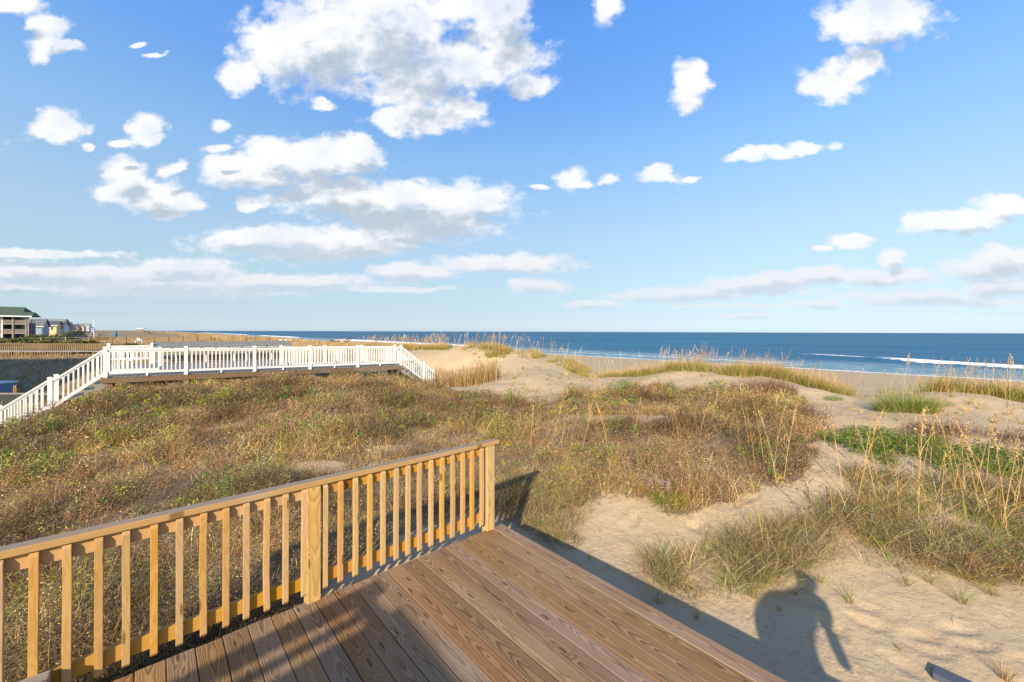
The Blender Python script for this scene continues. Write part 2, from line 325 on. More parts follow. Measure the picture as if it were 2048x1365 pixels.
def wood(name, early, late, grey=(0.3, 0.28, 0.25), gamt=0.25, axis='x', ring=0.0075, tint=0.18, rough=0.62, contrast=1.0, redvar=0.12):
    m, T, b, _ = mat(name)
    co = T.n('ShaderNodeTexCoord').outputs['Object']; S = T.sep(co)
    if axis == 'x': x, y, z = S[0], S[1], S[2]
    elif axis == 'z': x, y, z = S[2], S[0], S[1]
    else: x, y, z = S[1], S[0], S[2]
    rnd = T.n('ShaderNodeObjectInfo').outputs['Random']
    xo = T.m('ADD', x, T.m('MULTIPLY', rnd, 57.0))
    # knots
    kc = T.comb(T.m('MULTIPLY', xo, 1.15), T.m('ADD', T.m('MULTIPLY', y, 6.0), T.m('MULTIPLY', rnd, 31.0)), 0.0)
    vo = T.n('ShaderNodeTexVoronoi', voronoi_dimensions='2D'); T.put(vo, 'Vector', kc); T.put(vo, 'Scale', 1.0); T.put(vo, 'Randomness', 1.0)
    kd = vo.outputs['Distance']
    kn = T.ss(kd, 0.26, 0.0)
    y0 = T.m('MULTIPLY', T.m('SUBTRACT', T.noise(T.comb(T.m('MULTIPLY', xo, 0.38), 3.0, T.m('MULTIPLY', rnd, 19.0)), 1.0, 3, 0.5), 0.5), 0.24)
    z0 = T.m('MULTIPLY', T.noise(T.comb(T.m('MULTIPLY', xo, 0.7), 11.0, T.m('MULTIPLY', rnd, 43.0)), 1.0, 4, 0.5), 0.13)
    wob = T.m('MULTIPLY', T.m('SUBTRACT', T.noise(T.comb(T.m('MULTIPLY', xo, 5.0), T.m('MULTIPLY', y, 22.0), rnd), 1.0, 3, 0.5), 0.5), 0.007)
    dy = T.m('SUBTRACT', y, y0); dz = T.m('SUBTRACT', z, z0)
    r = T.m('SQRT', T.m('ADD', T.m('MULTIPLY', dy, dy), T.m('MULTIPLY', dz, dz)))
    r = T.m('ADD', T.m('ADD', r, wob), T.m('MULTIPLY', T.m('MULTIPLY', kn, kn), 0.018))
    fr = T.m('FRACT', T.m('DIVIDE', r, ring))
    latew = T.m('MULTIPLY', T.ss(fr, 0.15, 0.85), T.ss(fr, 1.0, 0.92))
    fib = T.noise(T.comb(T.m('MULTIPLY', xo, 4.0), T.m('MULTIPLY', y, 330.0), T.m('MULTIPLY', z, 330.0)), 1.0, 3, 0.6)
    big = T.noise(T.comb(T.m('MULTIPLY', xo, 1.3), T.m('MULTIPLY', y, 5.0), T.m('MULTIPLY', rnd, 9.0)), 1.0, 4, 0.55)
    c = T.mix(T.m('MULTIPLY', latew, 0.85*contrast), early, late)
    c = T.mix(T.m('MULTIPLY', T.ss(big, 0.42, 0.72), gamt), c, grey)
    c = T.mix(T.m('MULTIPLY', T.m('SUBTRACT', fib, 0.3), 0.55), c, tuple(q*0.55 for q in late))
    c = T.mix(T.ss(kd, 0.06, 0.03), c, tuple(q*0.6 for q in late))
    hv = T.n('ShaderNodeHueSaturation'); T.put(hv, 'Color', c)
    T.put(hv, 'Value', T.m('ADD', 1.0-tint, T.m('MULTIPLY', rnd, 2*tint)))
    T.put(hv, 'Saturation', T.m('ADD', 0.9, T.m('MULTIPLY', T.m('FRACT', T.m('MULTIPLY', rnd, 7.31)), 0.3)))
    T.put(hv, 'Hue', T.m('ADD', 0.5-redvar*0.06, T.m('MULTIPLY', T.m('FRACT', T.m('MULTIPLY', rnd, 13.7)), redvar*0.1)))
    outc = hv.outputs[0]
    T.put(b, 'Specular IOR Level', 0.22)
    if name == 'cap_pine':      # the upper face has weathered grey
        nz = T.sep(T.n('ShaderNodeNewGeometry').outputs['Normal'])[2]
        outc = T.mix(T.m('MULTIPLY', T.ss(nz, .6, .9), T.ss(big, .2, .6, .55, .9)), outc, T.mix(fib, (.17, .125, .095), (.33, .27, .22)))
    T.put(b, 'Base Color', outc); T.put(b, 'Roughness', T.lin(latew, 0, 1, rough+0.12, rough-0.1))
    bp = T.n('ShaderNodeBump'); T.put(bp, 'Height', T.m('ADD', T.m('MULTIPLY', latew, 0.5), T.m('MULTIPLY', fib, 0.8))); T.put(bp, 'Strength', 0.35); T.put(bp, 'Distance', 0.0015)
    T.put(b, 'Normal', bp.outputs[0])
    return m
M_deck = wood('deck_pine', (0.33, 0.208, 0.112), (0.145, 0.078, 0.036), (0.36, 0.26, 0.17), 0.5, 'x', 0.0066, 0.17, contrast=1.1)
M_rail = wood('rail_pine', (0.50, 0.30, 0.105), (0.36, 0.185, 0.05), (0.50, 0.38, 0.24), 0.3, 'x', 0.007, 0.10, contrast=0.8)
M_bal = wood('baluster_pine', (0.50, 0.325, 0.135), (0.36, 0.20, 0.065), (0.50, 0.32, 0.18), 0.6, 'z', 0.006, 0.08, contrast=0.5, redvar=0.12)
M_cap = wood('cap_pine', (0.47, 0.30, 0.13), (0.33, 0.19, 0.07), (0.42, 0.33, 0.24), 0.6, 'x', 0.006, 0.05, contrast=0.7)
M_weath = wood('weathered_pine', (0.34, 0.29, 0.235), (0.17, 0.135, 0.105), (0.36, 0.34, 0.31), 0.6, 'x', 0.008, 0.15)
M_browntimber = wood('brown_timber', (0.26, 0.18, 0.115), (0.12, 0.075, 0.045), (0.24, 0.2, 0.17), 0.4, 'x', 0.012, 0.2)
M_brownpost = wood('brown_post', (0.27, 0.19, 0.12), (0.13, 0.08, 0.05), (0.24, 0.2, 0.17), 0.4, 'z', 0.012, 0.2)
M_greyboard = wood('grey_board', (0.25, 0.245, 0.235), (0.14, 0.135, 0.13), (0.3, 0.3, 0.3), 0.5, 'x', 0.01, 0.12)
M_white = plain('white_vinyl', (0.71, 0.70, 0.67), 0.42, 0.09, 5.0)
M_greyroof = plain('grey_shingle', (0.16, 0.165, 0.165), 0.9, 0.25, 9.0, 0.3)

# sand ---------------------------------------------------------------
M_sand, T, b, _ = mat('sand')
pos = T.n('ShaderNodeNewGeometry').outputs['Position']
att = T.n('ShaderNodeAttribute', attribute_name='col').outputs['Color']; A3 = T.sep(att)   # R litter, G wet
n1 = T.noise(pos, 0.9, 6, 0.6); n2 = T.noise(pos, 60.0, 4, 0.7); n3 = T.noise(pos, 7.0, 5, 0.65)
c = T.mix(n1, (0.40, 0.295, 0.17), (0.51, 0.385, 0.235))
c = T.mix(T.ss(n3, 0.52, 0.75), c, (0.42, 0.29, 0.16))
c = T.mix(T.ss(n2, 0.56, 0.72), c, (0.30, 0.22, 0.14))
vo = T.n('ShaderNodeTexVoronoi'); T.put(vo, 'Vector', pos); T.put(vo, 'Scale', 9.0)
c = T.mix(T.ss(vo.outputs['Distance'], 0.055, 0.03), c, (0.75, 0.72, 0.66))
lit_ = T.noise(pos, 14.0, 6, 0.7)
litc = T.mix(T.noise(pos, 45.0, 3, 0.7), (0.095, 0.065, 0.04), (0.30, 0.215, 0.125))
litc = T.mix(A3[2], litc, T.mix(T.noise(pos, .35, 5, .65), (.09, .075, .035), (.30, .20, .085)))
c = T.mix(T.ss(T.m('ADD', A3[0], T.m('MULTIPLY', T.m('SUBTRACT', lit_, 0.5), 2.2)), 0.25, 1.0), c, litc)
c = T.mix(A3[1], c, (0.20, 0.15, 0.10))
T.put(b, 'Base Color', c); T.put(b, 'Roughness', T.lin(A3[1], 0, 1, 0.92, 0.35))
sdot = T.vm('DOT_PRODUCT', pos, (NV[0], NV[1], 0)); tdot = T.vm('DOT_PRODUCT', pos, (VV[0], VV[1], 0))
# tyre tracks / wind ripples on the beach run along the shore
trk = T.noise(T.comb(T.m('MULTIPLY', sdot, 1.0), T.m('MULTIPLY', tdot, 0.06), 0.0), 1.4, 5, 0.6)
tr_amt = T.ss(sdot, 28, 34)
hgt = T.m('ADD', T.m('MULTIPLY', n3, 0.05), T.m('ADD', T.m('MULTIPLY', T.noise(pos, 2.2, 5, 0.6), 0.10), T.m('MULTIPLY', n2, 0.006)))
hgt = T.m('ADD', hgt, T.m('MULTIPLY', T.m('MULTIPLY', trk, tr_amt), 0.9))
bp = T.n('ShaderNodeBump'); T.put(bp, 'Height', hgt); T.put(bp, 'Strength', 0.45); T.put(bp, 'Distance', 1.0); T.put(b, 'Normal', bp.outputs[0])

# water ---------------------------------------------------------------
M_sea, T, b, _ = mat('sea_water')
pos = T.n('ShaderNodeNewGeometry').outputs['Position']
att = T.n('ShaderNodeAttribute', attribute_name='col').outputs['Color']; A3 = T.sep(att)     # R foam, G shallow, B lace
sdot = T.vm('DOT_PRODUCT', pos, (NV[0], NV[1], 0)); tdot = T.vm('DOT_PRODUCT', pos, (VV[0], VV[1], 0))
q = T.comb(sdot, T.m('MULTIPLY', tdot, 0.35), 0.0)
nA = T.noise(q, 0.9, 6, 0.62); nB = T.noise(q, 0.12, 4, 0.5); nC = T.noise(q, 0.018, 3, 0.5)
deep = T.mix(T.ss(nC, 0.35, 0.65), (0.011, 0.098, 0.195), (0.018, 0.14, 0.25))
c = T.mix(A3[1], deep, (0.11, 0.27, 0.33))
fo = T.ss(T.m('ADD', A3[0], T.m('MULTIPLY', T.m('SUBTRACT', T.noise(q, 1.6, 5, 0.7), 0.5), 0.9)), 0.38, 0.62)
lace = T.m('MULTIPLY', A3[2], T.ss(T.noise(q, 0.9, 6, 0.7), 0.45, 0.62))
fo = T.m('MAXIMUM', fo, T.m('MULTIPLY', lace, 0.75))
c = T.mix(fo, c, (0.82, 0.84, 0.84))
bp = T.n('ShaderNodeBump'); T.put(bp, 'Height', T.m('ADD', T.m('MULTIPLY', nB, 1.6), T.m('MULTIPLY', nA, 0.30))); T.put(bp, 'Strength', 1.0); T.put(bp, 'Distance', 1.0)
df = T.n('ShaderNodeBsdfDiffuse'); T.put(df, 'Color', c); T.put(df, 'Normal', bp.outputs[0])
gl = T.n('ShaderNodeBsdfGlossy'); T.put(gl, 'Roughness', 0.22); T.put(gl, 'Normal', bp.outputs[0])
mx = T.n('ShaderNodeMixShader'); T.put(mx, 0, T.lin(fo, 0, 1, 0.17, 0.0)); T.put(mx, 1, df.outputs[0]); T.put(mx, 2, gl.outputs[0])
M_sea.node_tree.links.new(mx.outputs[0], _.inputs[0])

# foliage (blade colour travels with each blade as its own dye) -------
def foliage(name, trans=0.22, rough=0.7):
    m, T, b, out = mat(name)
    a = T.n('ShaderNodeAttribute', attribute_name='col').outputs['Color']
    T.put(b, 'Base Color', a); T.put(b, 'Roughness', rough); T.put(b, 'Specular IOR Level', 0.2)
    tr = T.n('ShaderNodeBsdfTranslucent'); T.put(tr, 'Color', a)
    mx = T.n('ShaderNodeMixShader'); T.put(mx, 0, trans); T.put(mx, 1, b.outputs[0]); T.put(mx, 2, tr.outputs[0])
    m.node_tree.links.new(mx.outputs[0], out.inputs[0]); return m
M_fol = foliage('dry_foliage')

# ------------------------------------------------------------------ vegetation zones (looked up through the photo's own view of the ground)
Z_SCRUB = [(-2500,900),(0,868),(100,828),(205,790),(400,752),(800,762),(905,778),(985,800),(1010,812),(1110,806),(1180,790),(1290,776),(1400,785),(1500,790),(1610,806),(1640,840),(1635,900),(1622,950),(1560,985),(1450,1008),(1330,1030),(1290,985),(1180,985),(1060,1030),(1000,1028),(965,1026),(850,1062),(740,1105),(665,1150),(620,1215),(0,1620),(-600,2200),(-2500,2500)]
Z_CORNER = [(985,950),(1290,965),(1240,990),(1170,1010),(1165,1050),(1150,1085),(1120,1095),(1070,1062),(1000,1040)]
Z_RIGHT = [(1690,1000),(1715,950),(1800,958),(2048,975),(2700,990),(2700,1250),(2048,1170),(1950,1165),(1860,1135),(1760,1135),(1700,1120),(1650,1150),(1560,1172),(1470,1185),(1340,1195),(1275,1130),(1340,1092),(1450,1078),(1590,1052)]
Z_GREEN = [(1640,880),(1700,862),(1800,868),(1900,885),(2700,900),(2700,985),(2048,960),(1900,955),(1770,935),(1690,905)]
Z_DRY = [(1600,800),(1680,815),(1700,835),(1620,850)]
Z_DRY2 = [(1850,835),(1930,830),(2048,850),(2600,870),(2600,900),(2048,895),(1880,880),(1780,865)]
Z_BUMP = [(1000,800),(1040,760),(1110,750),(1150,752),(1140,790),(1080,808)]
def zone_dens(X, Y, z):
    px, py = proj(X, Y, z)
    ok = Y > 0.6
    wob = 26*(fbm(X*1.3, Y*1.3, 5, 4)-0.5)*2
    qx, qy = px+wob*1.6, py+wob*0.8
    d = {}
    scr = inpoly(qx, qy, Z_SCRUB) & ok
    holes = np.zeros(px.shape)
    for (cx, cy, rx, ry) in ((640,935,70,16),(800,900,80,11),(1260,838,150,9),(1090,790,70,22),(30,1190,30,10)):
        holes = np.maximum(holes, 1-np.clip(((px-cx)/rx)**2+((py-cy)/ry)**2, 0, 1)**0.7)
    d['scrub'] = scr*(1-0.93*np.clip(holes*2.2, 0, 1))
    d['corner'] = inpoly(qx, qy, Z_CORNER)*ok*1.0
    d['right'] = inpoly(qx, qy, Z_RIGHT)*ok*1.0
    d['green'] = inpoly(qx, qy, Z_GREEN)*ok*1.0
    d['dry'] = (inpoly(qx, qy, Z_DRY) | inpoly(qx, qy, Z_DRY2))*ok*1.0
    return d

# ------------------------------------------------------------------ terrain: one sheet, polar grid round the eye, fine in front
def build_ground():
    ang = np.unique(np.concatenate([np.linspace(-math.pi, -1.25, 90), np.linspace(-1.25, 1.25, 760), np.linspace(1.25, math.pi, 90)]))
    rad = np.concatenate([[0.02], np.geomspace(0.8, 60, 430), np.geomspace(60.6, 9000, 150)[1:]])
    A, R = np.meshgrid(ang[:-1], rad)      # rows = radii
    X = R*np.sin(A); Y = R*np.cos(A)
    Zt = Hh(X, Y); nr, na = X.shape
    V = np.stack([X, Y, Zt], -1).reshape(-1, 3)
    i = np.arange(nr-1)[:, None]*na; j = np.arange(na)[None, :]; j2 = (j+1) % na
    Fq = np.stack([i+j, i+na+j, i+na+j2, i+j2], -1).reshape(-1)
    d = zone_dens(X, Y, Zt); s, t = st(X, Y)
    lit = np.clip(d['scrub']*1.0+d['corner']*0.45+d['right']*0.45+d['green']*0.5+d['dry']*0.25, 0, 1)
    px, py = proj(X, Y, Zt)
    plain_ = sstep(-s, -14.5, -10)*np.clip(sstep(np.hypot(X, Y), 19, 26)+sstep(-Y, -1, 3)*0, 0, 1)
    lit = np.maximum(lit, plain_*(0.55+0.5*fbm(X/5, Y/5, 21)))
    bandg = sstep(s, 10, 15)*(1-sstep(s, 23, 27))*sstep(t, 22, 30)
    lit = np.maximum(lit, bandg*(0.9*sstep(fbm(X/7, Y/7, 22), 0.36, 0.5)))
    gold = np.clip(np.maximum(plain_, bandg)*sstep(np.hypot(X, Y), 30, 90), 0, 1)
    wet = sstep(s+1.6*(fbm(t/9, s*0, 31)-0.5), 83.5, 87.0)
    colr = np.stack([lit, wet, gold], -1).reshape(-1, 3)
    me = newmesh('ground', V, Fq, 4, [M_sand], True, colr)
    o = link('ground', me); tag(o, kind='structure')
build_ground()

def build_sea():
    s = np.concatenate([np.arange(80, 150, 0.6), np.arange(150, 420, 1.6), np.geomspace(422, 14000, 70)])
    t = np.concatenate([-np.geomspace(9000, 170, 30), np.arange(-160, 420, 2.2), np.geomspace(424, 14000, 60)])
    S, Tt = np.meshgrid(s, t, indexing='ij')
    wob = 9*(fbm(Tt/60, S*0+3, 41, 3)-0.5); ph = S+wob
    near = 1-sstep(S, 260, 420)
    z = SEAZ+near*0.24*np.sin(2*np.pi*ph/31)*sstep(S, 95, 130)+near*0.30*np.exp(-(((ph-152)/5.0)**2))*sstep(Tt, -90, -10)+near*0.32*np.exp(-(((ph-178)/6.0)**2))+near*0.28*np.exp(-(((ph-214)/7)**2))
    z += near*0.12*(fbm(S/5, Tt/16, 44, 3)-0.5)*sstep(S, 88, 100)
    edge = 87.6+1.3*(fbm(Tt/9, Tt*0, 31)-0.5)*2
    foam = np.exp(-((S-edge-0.5)/0.95)**2)*0.95
    def breaker(sc_, wd, t0, t1, hgt, f0=1.0):
        nonlocal z, foam
        m = sstep(Tt, t0-8, t0+8)*(1-sstep(Tt, t1-8, t1+8)); dd = S-sc_
        z = z+m*hgt*np.exp(-(dd/1.7)**2)
        foam = np.maximum(foam, f0*m*np.where(dd < 0, np.exp(-(dd/(wd*1.0))**2), np.exp(-(dd/(wd*0.45))**2)))
    w1 = 2.5*(fbm(Tt/25, S*0, 51, 2)-0.5)
    breaker(101+w1, 4.5, 124, 300, 0.75)
    breaker(121.5+0.42*Tt+w1*0.5, 1.5+1.6*fbm(Tt/7, S*0+2, 55, 2), -90, 14, 0.8)
    breaker(121.5+0.42*Tt+w1*0.5, 1.2, 14, 34, 0.5, 0.72)
    breaker(97.0+w1, 1.3, 20, 130, 0.2, 0.6)
    breaker(105+w1*2, 3.0, 420, 620, 0.7); breaker(112+w1*2, 4.0, 760, 1500, 0.7)
    shallow = 1-sstep(S, 96, 128)*0.85-sstep(S, 128, 165)*0.15
    inner = (1-sstep(S, 112, 124))*sstep(S, 88, 90)
    lace = inner*np.clip(0.35+0.9*(fbm(S/6, Tt/14, 61, 4)-0.35), 0, 1)
    V = np.stack([*xy(S, Tt), z], -1).reshape(-1, 3)
    n0, n1 = S.shape; i = np.arange(n0-1)[:, None]*n1; j = np.arange(n1-1)[None, :]
    Fq = np.stack([i+j, i+n1+j, i+n1+j+1, i+j+1], -1).reshape(-1)
    me = newmesh('sea', V, Fq, 4, [M_sea], True, np.stack([foam, np.clip(shallow*0.75, 0, 1), lace], -1).reshape(-1, 3))
    tag(link('sea', me), kind='structure')
build_sea()

# ------------------------------------------------------------------ near deck
C3 = Vector((C0[0], C0[1], 0))
def dpt(a, b, z=0.0):   # a metres back along the left edge, b metres back along the seaward edge
    return C3-NV3*a-VV3*b+Vector((0, 0, z))
deck = thing('wooden_deck', 'deck of grained brown pine boards filling the foreground beside its pine railing', 'deck', dpt(0, 0))
deck.rotation_euler = (0, 0, 0)
BW, BG, BT = 0.1395, 0.0045, 0.032
def loc_in(parent, v): return v-Vector(parent.location)
angB = math.atan2(-VV[1], -VV[0])
for k in range(44):
    a = (BW+BG)*k+BW/2; L = 9.0; jit = random.uniform(-0.008, 0.012)
    if k > 22: L = 6.5
    mb = MB(); n = 14; wv = [random.uniform(-0.0012, 0.0012) for _ in range(n+1)]
    vs = []; fs = []
    for i in range(n+1):
        x = L*i/n-jit if i == 0 else L*i/n; o_ = wv[i]
        for (yy, zz) in ((-BW/2+o_, -BT), (-BW/2+o_, -0.004), (-BW/2+0.004+o_, 0), (BW/2-0.004+o_, 0), (BW/2+o_, -0.004), (BW/2+o_, -BT)):
            vs.append((x, yy, zz))
    for i in range(n):
        for q_ in range(6): fs.append((i*6+q_, i*6+(q_+1) % 6, (i+1)*6+(q_+1) % 6, (i+1)*6+q_))
    fs.append(tuple(range(6))[::-1]); fs.append(tuple(n*6+q_ for q_ in range(6)))
    mb.add(vs, fs)
    mb.build('board', M_deck, deck, 0, loc_in(deck, dpt(a, 0, random.uniform(-.0012, .0012))), (random.uniform(-.002, .002), 0, angB))
fa = MB()
fa.bar((0, 0, 0), tuple(-VV3*9.0), 0.038, 0.19)
fb = fa.build('fascia_board', M_browntimber, deck, 0, loc_in(deck, dpt(0.022, 0.03, -0.13)))
for b_ in np.arange(0.25, 8.6, 0.42):
    j = MB(); j.bar((0, 0, 0), tuple(-NV3*5.9), 0.038, 0.18); j.build('joist', M_browntimber, deck, 0, loc_in(deck, dpt(0.05, float(b_), -0.123)))
lb = MB(); lb.box((0, -0.045, -0.019), (1.05, 0.045, 0.019)); lb.build('edge_ledger', M_browntimber, deck, 0.003, loc_in(deck, dpt(-0.028, 0.12, -0.11)), (0, 0, angB))
for (a, b_) in ((0.3, 0.5), (0.3, 3.2), (0.3, 6.0), (3, 6.0), (5.7, 0.6)):
    pp = MB(); pp.box((-.07, -.07, -1.3), (.07, .07, -0.22)); pp.build('support_post', M_brownpost, deck, 0, loc_in(deck, dpt(a, b_)))

# ------------------------------------------------------------------ near railing
rail = thing('deck_railing', 'yellow pine railing with square balusters along the left edge of the near deck', 'railing', dpt(0.17, 0))
rail.rotation_euler = (0, 0, RZ)     # local x = seaward, local y = along shore (away), z up
PA = Vector((-0.26, 4.27, 0)); PM = Vector((-1.53, 3.13, 0))
rail.location = PA
# local coordinates: x<0 runs back towards the left of the photo
dm = (PM-PA).dot(NV3); offm = (PM-PA).dot(VV3)
def rl(o): return o
POSTW = 0.090
for xpost, nm in ((0, 0), (dm, 1), (2*dm-0.04, 2)):
    pm = MB(); pm.box((-POSTW/2-.003, -POSTW/2-.028, -0.42), (POSTW/2+.003, POSTW/2-.028, 0.866))
    pm.build('post', M_rail, rail, 0.004, (xpost, offm*abs(xpost/dm)*0 , 0)).rotation_euler = (0, 0, 0)
M_postz = wood('post_pine', (0.54, 0.36, 0.12), (0.37, 0.21, 0.055), (0.5, 0.38, 0.22), 0.25, 'z', 0.008, 0.05, contrast=0.8)
for o in list(rail.children):
    o.data.materials.clear(); o.data.materials.append(M_postz)
x0 = 2*dm-0.45
cap = MB(); cap.box((x0, -0.068, 0.869), (0.115, 0.018, 0.910)); cap.build('cap_rail', M_cap, rail, 0.005)
for (a, b_) in ((dm+POSTW/2+.004, -POSTW/2-.004), (x0, dm-POSTW/2-.004)):
    tr_ = MB(); tr_.box((a, -0.030, 0.777), (b_, 0.008, 0.865)); tr_.build('top_rail', M_rail, rail, 0.003)
    br = MB(); br.box((a, -0.030, 0.095), (b_, 0.008, 0.184)); br.build('bottom_rail', M_rail, rail, 0.003)
def baluster(x):
    h0, h1, w_ = 0.078, 0.862, 0.036; n = 6; b1 = random.choice((0, 0, 1, -1))*random.uniform(.001, .006); b2 = random.uniform(-.0015, .0015)
    mb = MB(); vs = []; fs = []
    for i in range(n+1):
        f = i/n; z = h0+(h1-0.02-h0)*f; ox = b1*math.sin(math.pi*f)+b2*math.sin(2*math.pi*f)
        vs += [(ox-w_/2, -w_/2, z), (ox+w_/2, -w_/2, z), (ox+w_/2, w_/2, z), (ox-w_/2, w_/2, z)]
    vs = [(v[0], v[1], v[2]-(0.022 if (i < 4 and v[1] < 0) else 0)*0) for i, v in enumerate(vs)]
    # bevelled top and foot (cut at a slant towards the deck side)
    k = len(vs); vs += [(-w_/2, -w_/2+0.014, h1), (w_/2, -w_/2+0.014, h1), (w_/2, w_/2, h1), (-w_/2, w_/2, h1)]
    k2 = len(vs); vs += [(-w_/2, -w_/2+0.014, h0-0.02), (w_/2, -w_/2+0.014, h0-0.02), (w_/2, w_/2, h0-0.02), (-w_/2, w_/2, h0-0.02)]
    for i in range(n):
        for q_ in range(4): fs.append((i*4+q_, i*4+(q_+1) % 4, (i+1)*4+(q_+1) % 4, (i+1)*4+q_))
    for q_ in range(4):
        fs.append((n*4+q_, n*4+(q_+1) % 4, k+(q_+1) % 4, k+q_)); fs.append((k2+q_, k2+(q_+1) % 4, (q_+1) % 4, q_))
    fs.append((k, k+1, k+2, k+3)); fs.append((k2+3, k2+2, k2+1, k2))
    mb.add(vs, fs); o = mb.build('baluster', M_bal, rail, 0.0022, (x, -0.0485-0.0005, 0))
    for s_ in (0.125, 0.15, 0.80, 0.835): pass
    return o
bx_ = [-0.105-0.1165*i for i in range(14)]
for x in bx_:
    if x > dm+0.07: baluster(x+random.uniform(-.004, .004))
x = dm-0.068
while x > x0: baluster(x+random.uniform(-.004, .004)); x -= 0.1205
# weathered stringer lying against the foot of the railing at far left
wl = MB(); wl.box((-1.6, -0.14, -0.14), (0, 0.0, 0.0))
wbm = thing('weathered_beam', 'grey weathered timber beam end against the railing foot at the bottom left', 'beam', PA+NV3*(dm-1.33)-VV3*0.072+Vector((0, 0, 0.215)), RZ)
wl.build('timber', M_weath, wbm, 0.006)

# ------------------------------------------------------------------ behind the camera: porch roof of the house and the photographer, whose shadows fall into view
def backcast(px, py, zg, h):    # point at height h above z=0 whose shadow lands at ground seen at (px,py,zg)
    Yg = F*(CAMZ-zg)/(py-HOR); P = Vector(((px-1024)/F*Yg, Yg, zg)); d = (h-zg)/math.tan(SUN_EL)
    q_ = P-L_H*d; return Vector((q_.x, q_.y, h))
tip = backcast(757, 1160, 0, 2.2)
PZ = math.atan2(.74, .67)
porch = thing('porch_roof', 'shingled porch roof on timber posts behind the viewpoint', 'porch', (tip.x, tip.y, 0), PZ)
rm = MB()
# local x runs along the left eave; two narrow slots let streaks of light through
def strip(y0, y1, xa, z0=2.178, z1=2.20, xb=0.0):
    v = [(-3.2, y0, z0), (.142*y0-xb, y0, z0), (.142*y1-xb, y1, z0), (-3.2, y1, z0)]; v += [(x, y, z1) for x, y, z in v]
    rm.add(v, [(3,2,1,0),(4,5,6,7),(0,1,5,4),(1,2,6,5),(2,3,7,6),(3,0,4,7)])
strip(-.18, 0, 0); strip(-.34, -.27, 0, xb=.25); strip(-3.4, -.43, 0); strip(-.27, -.18, 0, xb=2.9); strip(-.43, -.34, 0, xb=2.9)
rm.box((-.25, -.44, 2.16), (-.08, -.17, 2.175))
rm.build('roof', M_greyroof, porch)
for (x_, y_) in ((-3.0, -0.3), (-3.0, -3.2), (-0.25, -3.2)):
    q_ = MB(); q_.box((x_-.06, y_-.06, -0.9), (x_+.06, y_+.06, 2.172)); q_.build('post', M_brownpost, porch)

M_cloth = plain('dark_jacket', (0.03, 0.035, 0.05), 0.9, 0.2, 8.0); M_skin = plain('skin', (0.45, 0.28, 0.2), 0.6, 0.08, 8.0)
def make_person():
    U = Vector((L_H.y, -L_H.x, 0))      # sideways, square to the sun
    base = Vector((2.05, -0.36, 0))-U*(Vector((2.05, -0.36, 0)).dot(U))
    def P(u, h, f=0.0): q_ = base+U*(u+.17)+L_H*f; return (q_.x, q_.y, h)
    J = [P(1.38, .98), P(1.42, 1.12), P(1.58, 1.28), P(1.80, 1.42), P(1.90, 1.51), P(1.98, 1.60), P(2.0, 1.67),
         P(1.28, .88), P(1.22, .50, .04), P(1.20, .08), P(1.18, .035, .16),
         P(1.50, .88), P(1.55, .50, .04), P(1.57, .08), P(1.59, .035, .16),
         P(1.66, 1.33), P(1.44, 1.13, .05), P(1.24, .95, .12),
         P(1.97, 1.40), P(1.87, 1.17, -.02), P(1.80, .95, .05)]
    E = [(0,1),(1,2),(2,3),(3,4),(4,5),(5,6),(0,7),(7,8),(8,9),(9,10),(0,11),(11,12),(12,13),(13,14),(3,15),(15,16),(16,17),(3,18),(18,19),(19,20)]
    Rr = [.29,.25,.19,.14,.07,.105,.09,.13,.085,.05,.045,.13,.085,.05,.045,.11,.10,.07,.07,.05,.045]
    me = bpy.data.meshes.new('person'); me.from_pydata(J, E, []); me.materials.append(M_cloth)
    o = link('person', me); sk = o.modifiers.new('skin', 'SKIN')
    for i, v in enumerate(me.skin_vertices[0].data): v.radius = (Rr[i], Rr[i]); v.use_root = (i == 0)
    o.modifiers.new('sub', 'SUBSURF').levels = 1; o.modifiers[-1].render_levels = 2
    tag(o, 'person in a dark jacket leaning and reaching out one arm behind the viewpoint', 'person')
make_person()

